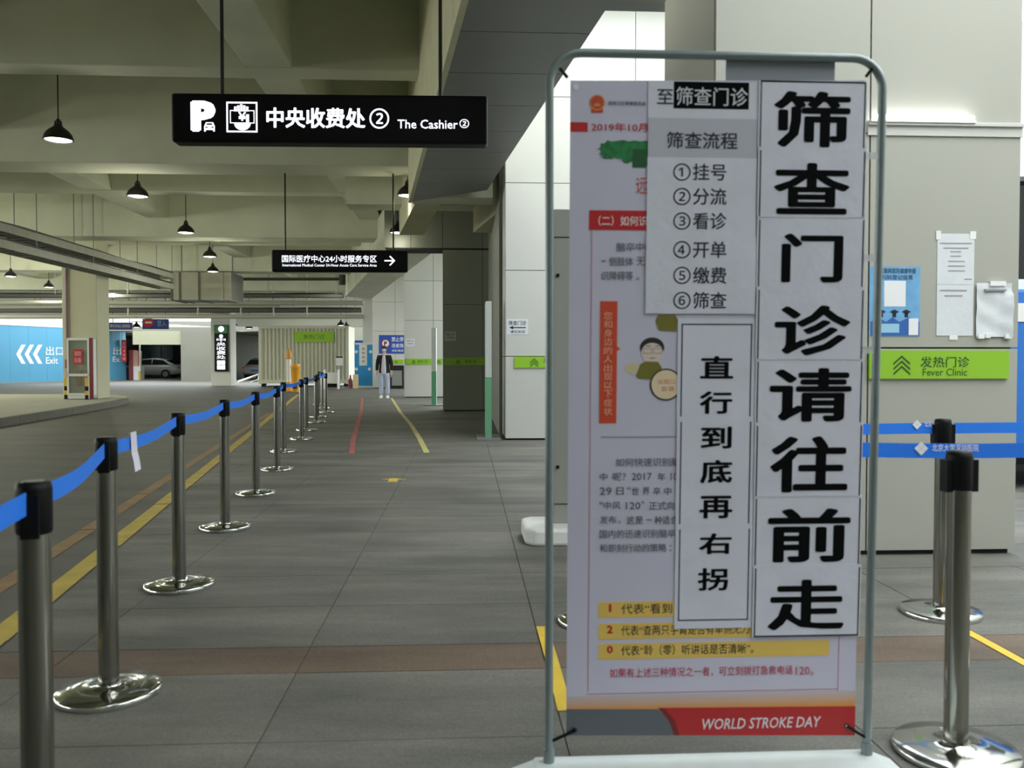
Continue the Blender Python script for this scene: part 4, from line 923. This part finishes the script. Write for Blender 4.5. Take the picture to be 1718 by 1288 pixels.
# brush stroke
mb = MB(); rnd = random.Random(4); top_, bot_ = [], []
for k in range(15):
    x = 1008+k*79/14; top_.append((x, 236+rnd.uniform(-1.5, 1.5)+(5 if k < 2 else 0))); bot_.append((x, 262+k*1.3+rnd.uniform(-4, 3)))
poly(mb, PSg, top_ + bot_[::-1], .0010)
for k in range(9): x, y = rnd.uniform(998, 1010), 248+k*2.2; poly(mb, PSg, [(x, y), (x+12, y-1.5), (x+12, y+1.5)], .0011)
mb.build('brush_stroke', mat('brush_green', (26, 118, 62), .6, var=.35, scale=60), ban)
prt((1061, 250, 1084, 281), mat('deep_green', (20, 84, 44), .6), 'brush_stroke_end', .0012)
ptx([((1067, 298, 1086, 325), '远')], mat('soft_red_print', (206, 80, 76), .6))
prt((988.5, 353, 1100, 386), M_red, 'heading_box'); ptx([((1004, 362, 1086, 379), '（二）如何识')], M_print_w, bold=.01)
ptx([((1034, 407, 1080, 422), '脑卒中'), ((1082, 406, 1087, 423), '（'), ((1009, 437, 1016, 439), '一'), ((1022, 431, 1062, 446), '侧肢体'), ((1068, 431, 1082, 446), '无'), ((1008, 455, 1062, 470), '识障碍等'), ((1067, 465, 1072, 470), '。')], mat('purple_grey_print', (96, 92, 108), .6), bold=.008)
prt((1006, 505, 1035, 710), mat('brick_orange_print', (204, 74, 42), .55), 'orange_bar')
ptx([((1013, 523+i*14.6, 1027, 535.5+i*14.6), ch) for i, ch in enumerate('您和身边的人出现以下症状')], mat('pale_orange_print', (232, 176, 150), .6))
mb = MB(); poly(mb, PSg, [(1035, 581), (1041, 585), (1035, 589)], .001); mb.build('pointer', mat('brick_orange_print', (204, 74, 42)), ban)
# thin keyline
mb = MB(); 
for px in ((989, 386, 990.4, 1160), (984, 1159, 1406, 1160.3), (1406, 1066, 1407.3, 1160)): mb.pl(PSg, *PSg.box(*px), h0=.0002, h1=.0008)
mb.build('keyline', mat('pink_keyline', (190, 130, 150), .6), ban)
prt((1008, 732, 1136, 733.6), mat('grey_keyline', (140, 138, 152), .6), 'divider')
# cartoon figure with a magnifier
M_skin = mat('cartoon_skin', (214, 200, 190), .6); M_olive = mat('cartoon_olive', (116, 112, 40), .6); M_cartblack = mat('cartoon_black', (30, 30, 32), .6)
def pe(cx, cy, rx, ry, h, m, name, seg=24):
    a, b = PSg.pix(cx, cy); k = dS/F; mb = MB(); disc(mb, PSg, a, b, rx*k, h, seg, ry*k); return mb.build(name, m, ban)
pe(1062, 618, 14, 9, .0009, mat('cartoon_beige', (206, 194, 160), .6), 'cartoon_cloud')
pe(1094, 583, 20.5, 17, .0010, M_cartblack, 'cartoon_hair'); pe(1094, 592, 18.5, 17, .0012, M_skin, 'cartoon_face')
mb = MB()
for x in (1086, 1103): outline(mb, PSg, PSg.box(x-7.5, 584, x+7.5, 593), .0012, .0015)
mb.pl(PSg, *PSg.box(1084, 579.5, 1091, 581), h0=.0012, h1=.0015); mb.pl(PSg, *PSg.box(1099, 579.5, 1106, 581), h0=.0012, h1=.0015); mb.pl(PSg, *PSg.box(1090, 600, 1099, 601.3), h0=.0012, h1=.0015); mb.build('cartoon_glasses', mat('cartoon_line', (110, 90, 84), .6), ban)
mb = MB(); poly(mb, PSg, [(1074, 611), (1083, 606), (1104, 607), (1110, 616), (1108, 632), (1090, 636), (1070, 635), (1067, 630)], .0013); mb.build('cartoon_coat', M_olive, ban)
pe(1117, 645, 27, 27, .0014, M_cartblack, 'cartoon_lens_rim'); pe(1117, 645, 24.5, 24.5, .0016, mat('cartoon_cream', (226, 208, 176), .6), 'cartoon_lens')
ptx([((1104, 636, 1131, 644), '出现口'), ((1109, 648, 1131, 656), '言语')], mat('brick_orange_print', (204, 74, 42)), h=.0018)
mb = MB(); poly(mb, PSg, [(1100, 538), (1104, 528), (1133, 528), (1136, 536), (1135, 556), (1105, 554)], .0013); mb.build('cartoon_coat', M_olive, ban)
M_par = mat('paragraph_print', (92, 88, 104), .6)
ptx([((1033, 768, 1140, 782), '如何快速识别脑'), ((1006, 793, 1019, 806), '中'), ((1028, 793, 1050, 806), '呢？'), ((1060, 793, 1093, 805), '2017'), ((1103, 793, 1116, 806), '年'), ((1125, 793, 1136, 805), '10'),
     ((1006, 817, 1026, 830), '29'), ((1034, 817, 1046, 830), '日'), ((1052, 816, 1058, 821), '“'), ((1060, 817, 1072, 830), '世'), ((1078, 817, 1090, 830), '界'), ((1096, 817, 1108, 830), '卒'), ((1114, 817, 1126, 830), '中'),
     ((1006, 840, 1011, 846), '“'), ((1013, 841, 1041, 854), '中风'), ((1050, 842, 1074, 854), '120'), ((1076, 840, 1080, 846), '”'), ((1089, 841, 1131, 855), '正式向'),
     ((1006, 865, 1034, 878), '发布'), ((1037, 873, 1041, 878), '。'), ((1051, 865, 1079, 879), '这是'), ((1084, 871, 1093, 872.4), '一'), ((1098, 865, 1137, 879), '种适合'), ((1006, 888, 1133, 902), '国内的迅速识别脑卒'), ((1006, 912, 1118, 926), '和即刻行动的策略'), ((1123, 914, 1126, 924), '：')], M_par, bold=.006)
M_yb = mat('printed_yellow_bar', (226, 190, 96), .55)
for y0, n_, s_ in ((1007, '1', '代表“看到1张不对称的脸”'), (1043, '2', '代表“查两只手臂是否有单侧无力”'), (1076.5, '0', '代表“聆（零）听讲话是否清晰”。')):
    prt((1004, y0, 1391, y0+26), M_yb, 'yellow_bar'); ptx([((1018+(3.5 if n_ == '1' else 0), y0+6, 1028-(2.5 if n_ == '1' else 0), y0+19), n_)], M_red, bold=.03)
    ptx([((1042, y0+4, 1264, y0+21), s_)], M_ink2, bold=.006)
ptx([((1023, 1118, 1330, 1134), '如果有上述三种情况之一者，可立刻拨打急救电话'), ((1335, 1118, 1365, 1132), '120。')], M_pink, bold=.004)
zlo, zhi = PSg.at(*PSg.pix(1195, 1188)).z, PSg.at(*PSg.pix(1195, 1163)).z
band_mat('orange_fade_print', zlo, zhi, (214, 142, 46), (190, 184, 190)); prt((951.5, 1163, 1435, 1190), MATS['orange_fade_print'], 'orange_band', .0008)
mb = MB(); poly(mb, PSg, [(950.5, 1189), (1104, 1189), (1122, 1208), (1131, 1233), (950, 1233)], .0010); mb.build('grey_corner', mat('slate_print', (92, 96, 104), .55), ban)
mb = MB(); poly(mb, PSg, [(1104, 1187), (1435, 1184), (1434, 1233), (1131, 1233), (1122, 1208)], .0011); mb.build('red_footer', mat('deep_red_print', (176, 24, 30), .5), ban)
mb = MB(); poly(mb, PSg, [(1104, 1187), (1114, 1187), (1132, 1208), (1140, 1233), (1131, 1233), (1122, 1208)], .0013); mb.build('dark_red_curve', mat('maroon_print', (118, 18, 26), .5), ban)
ptx([((1178, 1203, 1377, 1221), 'WORLD STROKE DAY')], mat('footer_white_print', (220, 214, 218), .6), bold=.02, shear=.2)
for x, y in ((966, 146), (964, 1224), (1420, 1217)):
    a, b = PSg.pix(x, y); mb = MB(); disc(mb, PSg, a, b, .0075, .0022, 16); e_ = mb.build('eyelet', M_blackm if y > 200 else M_print_w, ban); mb = MB(); disc(mb, PSg, a, b, .0035, .0028, 12); mb.build('eyelet_hole', M_print_w if x > 1400 or y < 200 else M_black, ban)
for (x0, y0), (x1, y1) in (((939, 115), (952, 131)), ((1464, 113), (1452, 129)), ((927, 1241), (965, 1224)), ((1420, 1217), (1450, 1235))):
    a, b = PSg.pix(x0, y0), PSg.pix(x1, y1); MB().tube([PSg.at(*a, .004), PSg.at(*b, .004)], .0045, 7).build('elastic_cord', M_black, stand)

# ---- paper notices taped on it
def sheet(px, parent, h, curl=.0, m=M_paper):
    a0, b0, a1, b1 = PSg.box(*px); return MB().pl(PSg, a0, b0, a1, b1, h, h+.0006).build('paper_sheet', m, parent)
def nt(px, label):
    a0, b0, a1, b1 = PSg.box(*px); return thing('paper_notice', PSg.at((a0+a1)/2, b0, .005), label, 'notice')
# tall strip
n1 = nt((1268, 137, 1450, 1066), 'tall strip of eight white sheets with huge black characters on the banner stand')
ys = [137, 250, 365, 483, 603, 710, 832, 948, 1066]
chs = [('筛', (1297, 154, 1425, 248)), ('查', (1297, 274, 1424, 360)), ('门', (1310, 392, 1413, 474)), ('诊', (1298, 512, 1425, 596)), ('请', (1290, 617, 1427, 707)), ('往', (1291, 731, 1421, 825)), ('前', (1287, 852, 1425, 942)), ('走', (1287, 971, 1415, 1055))]
def xed(y): t_ = (y-137)/(1066-137); return 1275-11*t_, 1451-12*t_
for i, (ch, bx) in enumerate(chs):
    h = .004 + .0012*(i % 2); xa, xb = xed((ys[i]+ys[i+1])/2)
    s_ = sheet((xa-3, ys[i]-(2 if i else 0), xb+2, ys[i+1]), n1, h)
    put_text(MB(), PSg, PSg.box(*bx), ch, h+.0012, .03).build('lettering', M_ink, s_)
    q = PSg.box(xa, ys[i], xb, ys[i+1]); t_ = .0035; bl = lambda *a: MB().pl(PSg, *a, h+.0006, h+.001).build('border_line', M_ink, s_)
    bl(q[0], q[1]+(.002 if i < 7 else 0), q[0]+t_, q[3]-(.006 if i else 0)); bl(q[2]-t_, q[1]+(.002 if i < 7 else 0), q[2], q[3]-(.006 if i else 0))
    if i == 0: bl(q[0], q[3]-t_*1.2, q[2], q[3])
    if i == 7: bl(q[0], q[1], q[2], q[1]+t_*1.2)
# narrow strip
n2 = nt((1135, 530, 1264, 1048), 'narrow strip of three white sheets reading downward beside the tall one')
ys = [535, 702, 882, 1053]; c2 = [[('直', (1174, 597, 1230, 635)), ('行', (1173, 656, 1228, 694))], [('到', (1175, 715, 1227, 752)), ('底', (1174, 771, 1228, 810)), ('再', (1173, 831, 1228, 869))], [('右', (1172, 894, 1227, 929)), ('拐', (1170, 952, 1221, 990))]]
for i, cl in enumerate(c2):
    h = .0022 + .0006*(i % 2); dx = -2*i; s_ = sheet((1136+dx, ys[i]-1, 1266+dx, ys[i+1]), n2, h); mb = MB()
    for ch, bx in cl: put_text(mb, PSg, PSg.box(*bx), ch, h+.001, .03)
    mb.build('lettering', M_ink, s_)
    y0_, y1_ = (543 if i == 0 else ys[i]+5), (1040 if i == 2 else ys[i+1]-4); q = PSg.box(1142+dx, y0_, 1260+dx, y1_); t_ = .0035; bl = lambda *a: MB().pl(PSg, *a, h+.0006, h+.0009).build('border_line', M_ink, s_)
    bl(q[0], q[1], q[0]+t_, q[3]); bl(q[2]-t_, q[1], q[2], q[3])
    if i == 0: bl(q[0], q[3]-t_, q[2], q[3])
    if i == 2: bl(q[0], q[1], q[2], q[1]+t_)
# procedure list
n3 = nt((1086, 137, 1268, 525), 'white procedure list of numbered steps with a black title box on the banner')
rowsL = [((1087, 137, 1272, 200), .0016), ((1087, 199, 1270, 266), .0022), ((1085, 265, 1268, 400), .0028), ((1083, 398, 1267, 526), .0034)]
sh_ = [sheet(px, n3, h, m=(mat('greyer_paper', (186, 188, 201), .6, var=.03, scale=9) if i == 1 else M_paper)) for i, (px, h) in enumerate(rowsL)]
text(PSg, (1102, 150, 1129, 175), '至', M_ink2, sh_[0], .0028, .024)
rect(PSg, (1130, 138, 1256, 183), M_ink, sh_[0], 'title_box', .0022, .0027); text(PSg, (1134, 147, 1254, 178), '筛查门诊', mat('title_grey_white', (205, 207, 214), .6), sh_[0], .0032, .018)
text(PSg, (1118, 222, 1237, 250), '筛查流程', M_ink2, sh_[1], .0034, .026)
def steps(par, its, h):
    for y, a, b in its:
        mb = MB(); put_text(mb, PSg, PSg.box(1129, y-14.5, 1158, y+14.5), a, h, .01); put_text(mb, PSg, PSg.box(1162, y-14, 1218, y+14), b, h, .026)
        mb.build('lettering', M_ink2, par)
steps(sh_[2], ((289, '①', '挂号'), (330, '②', '分流'), (371, '③', '看诊')), .0040); steps(sh_[3], ((419, '④', '开单'), (462, '⑤', '缴费'), (504, '⑥', '筛查')), .0046)
# grey sheet behind the top edge
a0, b0, a1, b1 = PSg.box(1220, 95, 1404, 142)
o = tag(MB().pl(PSg, a0, b0, a1, b1, -.0135, -.0129).build('paper_sheet', mat('grey_sheet_paper', (148, 154, 162), .7)), 'plain grey sheet taped between the frame top and the banner', 'paper')
# clear tape tabs on the tube
for x, y in ((1464, 262), (1460, 433), (1456, 587)):
    q = PSg.box(x-12, y-6, x+8, y+6); tag(MB().pl(PSg, *q, h0=.0068, h1=.0072).build('tape_tab', mat('clear_tape', (220, 224, 228), .2, alpha=.45)), {262: 'clear tape tab, topmost of three at the strip edge', 433: 'clear tape tab, middle of three at the strip edge', 587: 'clear tape tab, lowest of three at the strip edge'}[y], 'tape')

# =================================================================== PERSON
def skin_body(name, chains, m, parent, sub=1, root_idx=0):
    """chains: lists of (point, radius); first chain holds the root; a chain may begin with an int = index to join"""
    vs, rs, es = [], [], []
    for ch in chains:
        prev = None
        for it in ch:
            if isinstance(it, int): prev = it; continue
            p, r = it; vs.append(V(p)); rs.append(r if isinstance(r, tuple) else (r, r)); i = len(vs)-1
            if prev is not None: es.append((prev, i))
            prev = i
    me = bpy.data.meshes.new(name); me.from_pydata([tuple(p) for p in vs], es, []); o = bpy.data.objects.new(name, me); COL.objects.link(o)
    sk = o.modifiers.new('skin', 'SKIN'); sk.use_smooth_shade = True
    lay = me.skin_vertices[0].data if me.skin_vertices else None
    if lay is None: 
        bm = bmesh.new(); bm.from_mesh(me); bm.verts.layers.skin.verify(); bm.to_mesh(me); bm.free(); lay = me.skin_vertices[0].data
    for i, r in enumerate(rs): lay[i].radius = r; lay[i].use_root = (i == root_idx)
    sb = o.modifiers.new('sub', 'SUBSURF'); sb.levels = sub; sb.render_levels = sub
    me.materials.append(m)
    if parent is not None: o.parent = parent
    return o
q = G(645, 668); H = 1.70
per = thing('person', V((0, 0, 0)), 'person in a black jacket, white shirt, pale jeans and face mask standing in the walkway', 'person')
M_sk = mat('skin_tone', (206, 168, 144), .6); M_jk = mat('black_cloth', (22, 23, 27), .85); M_jn = mat('pale_denim', (176, 190, 214), .85, var=.06, scale=12); M_sh = mat('pale_shirt', (196, 194, 206), .8); M_hair = mat('black_hair', (20, 18, 18), .6)
# body: pelvis root, spine, neck, head, arms, legs; faces -y
ch = [[((0, 0, .93), (.15, .10)), ((0, 0, 1.08), (.13, .09)), ((0, .0, 1.28), (.15, .10)), ((0, 0, 1.40), (.10, .07)), ((0, -.005, 1.47), (.052, .052)), ((0, -.012, 1.53), (.06, .066)), ((0, -.012, 1.60), (.072, .088)), ((0, -.005, 1.665), (.055, .065))]]
for s in (-1, 1):
    ch.append([2, ((s*.17, 0, 1.36), .055), ((s*.215, .015, 1.12), .043), ((s*.23, -.02, .88), .033), ((s*.232, -.03, .83), (.018, .036)), ((s*.232, -.035, .77), (.014, .034))])
    ch.append([0, ((s*.09, 0, .84), .085), ((s*.095, -.01, .50), .056), ((s*.10, .01, .12), .040), ((s*.10, -.02, .06), .038), ((s*.105, -.14, .035), .03)])
skin_body('body', ch, M_sk, per, 2)
fing = []
for s in (-1, 1):
    for k, (dy, L_) in enumerate(((-.026, .07), (-.009, .078), (.009, .073), (.025, .058))):
        fing.append(skin_body('finger', [[((s*.232, -.035+dy*.8, .78), .009), ((s*.231, -.037+dy, .745), .009), ((s*.226, -.04+dy, .745-L_*.5), .008), ((s*.218, -.043+dy, .745-L_), .007)]], M_sk, per, 1))
    fing.append(skin_body('thumb', [[((s*.225, -.05, .81), .011), ((s*.215, -.075, .78), .010), ((s*.21, -.08, .745), .009)]], M_sk, per, 1))
skin_body('jacket', [[((0, .008, .76), (.21, .15)), ((0, .008, .93), (.20, .135)), ((0, .008, 1.08), (.165, .112)), ((0, .008, 1.28), (.175, .118)), ((0, .008, 1.385), (.13, .09)), ((0, .01, 1.43), (.075, .07))]] + [[3, ((s*.185, .0, 1.35), .072), ((s*.228, .015, 1.12), .064), ((s*.242, -.015, .89), .052)] for s in (-1, 1)], M_jk, per, 2)
# open front: shirt panel just proud of the jacket
mb = MB(); rings = []
for z, w_, y in ((.80, .075, -.158), (.95, .08, -.152), (1.08, .07, -.138), (1.25, .06, -.136), (1.36, .045, -.115), (1.42, .03, -.085)):
    rings.append([V((-w_, y+.02, z)), V((-w_*.5, y-.004, z)), V((w_*.5, y-.004, z)), V((w_, y+.02, z)), V((w_*.6, y+.07, z)), V((-w_*.6, y+.07, z))])
mb.loft(rings); mb.build('shirt', M_sh, per)
tro = [[((0, .0, .98), (.12, .07)), ((0, 0, .86), (.14, .085))]]
for s in (-1, 1): tro.append([1, ((s*.095, 0, .78), .102), ((s*.10, -.01, .50), .083), ((s*.105, .005, .10), .075)])
skin_body('jeans', tro, M_jn, per, 2)
for s in (-1, 1):
    MB().loft([[V((s*.105+a, b, z)) for a, b in ((-.045*k, .07), (.045*k, .07), (.052*k, -.05), (.04*k, -.17*k2), (-.04*k, -.17*k2), (-.052*k, -.05))] for z, k, k2 in ((0, 1, 1), (.03, 1, 1), (.06, .9, .9), (.10, .8, .5))]).build('shoe', M_white, per)
# face
for s in (-1, 1):
    MB().lathe([(.001, -.008), (.009, -.004), (.011, 0), (.009, .004), (.001, .008)], V((s*.03, -.095, 1.60)), 10).build('eye', M_black, per)
    MB().loft([[V((s*.075+a, .0+b, z)) for a, b in ((0, -.015), (s*.012, 0), (0, .015))] for z in (1.56, 1.60, 1.62)]).build('ear', M_sk, per)
MB().loft([[V((a*w_, y, z)) for a, y in ((-1, -.055), (-.6, yy+.012), (0, yy), (.6, yy+.012), (1, -.055), (.6, -.04), (-.6, -.04))] for z, w_, yy in ((1.505, .045, -.088), (1.53, .062, -.112), (1.565, .066, -.118), (1.585, .06, -.108))]).build('face_mask', mat('mask_pale_blue', (198, 214, 222), .8), per)
mb = MB(); hr = []
for k in range(7):
    a = k/6; zz = 1.575+.125*sin(a*pi/2); rr_ = cos(a*pi/2*.94)
    hr.append([V((.086*rr_*cos(t_), .012+(.1*rr_)*sin(t_), zz + (.045*(1-a) if sin(t_) < -.3 else -.03*(1-a)))) for t_ in [2*pi*j/16 for j in range(16)]])
mb.loft(hr); mb.build('hair', M_hair, per)
per.location = q; per.scale = (1, 1, 1)
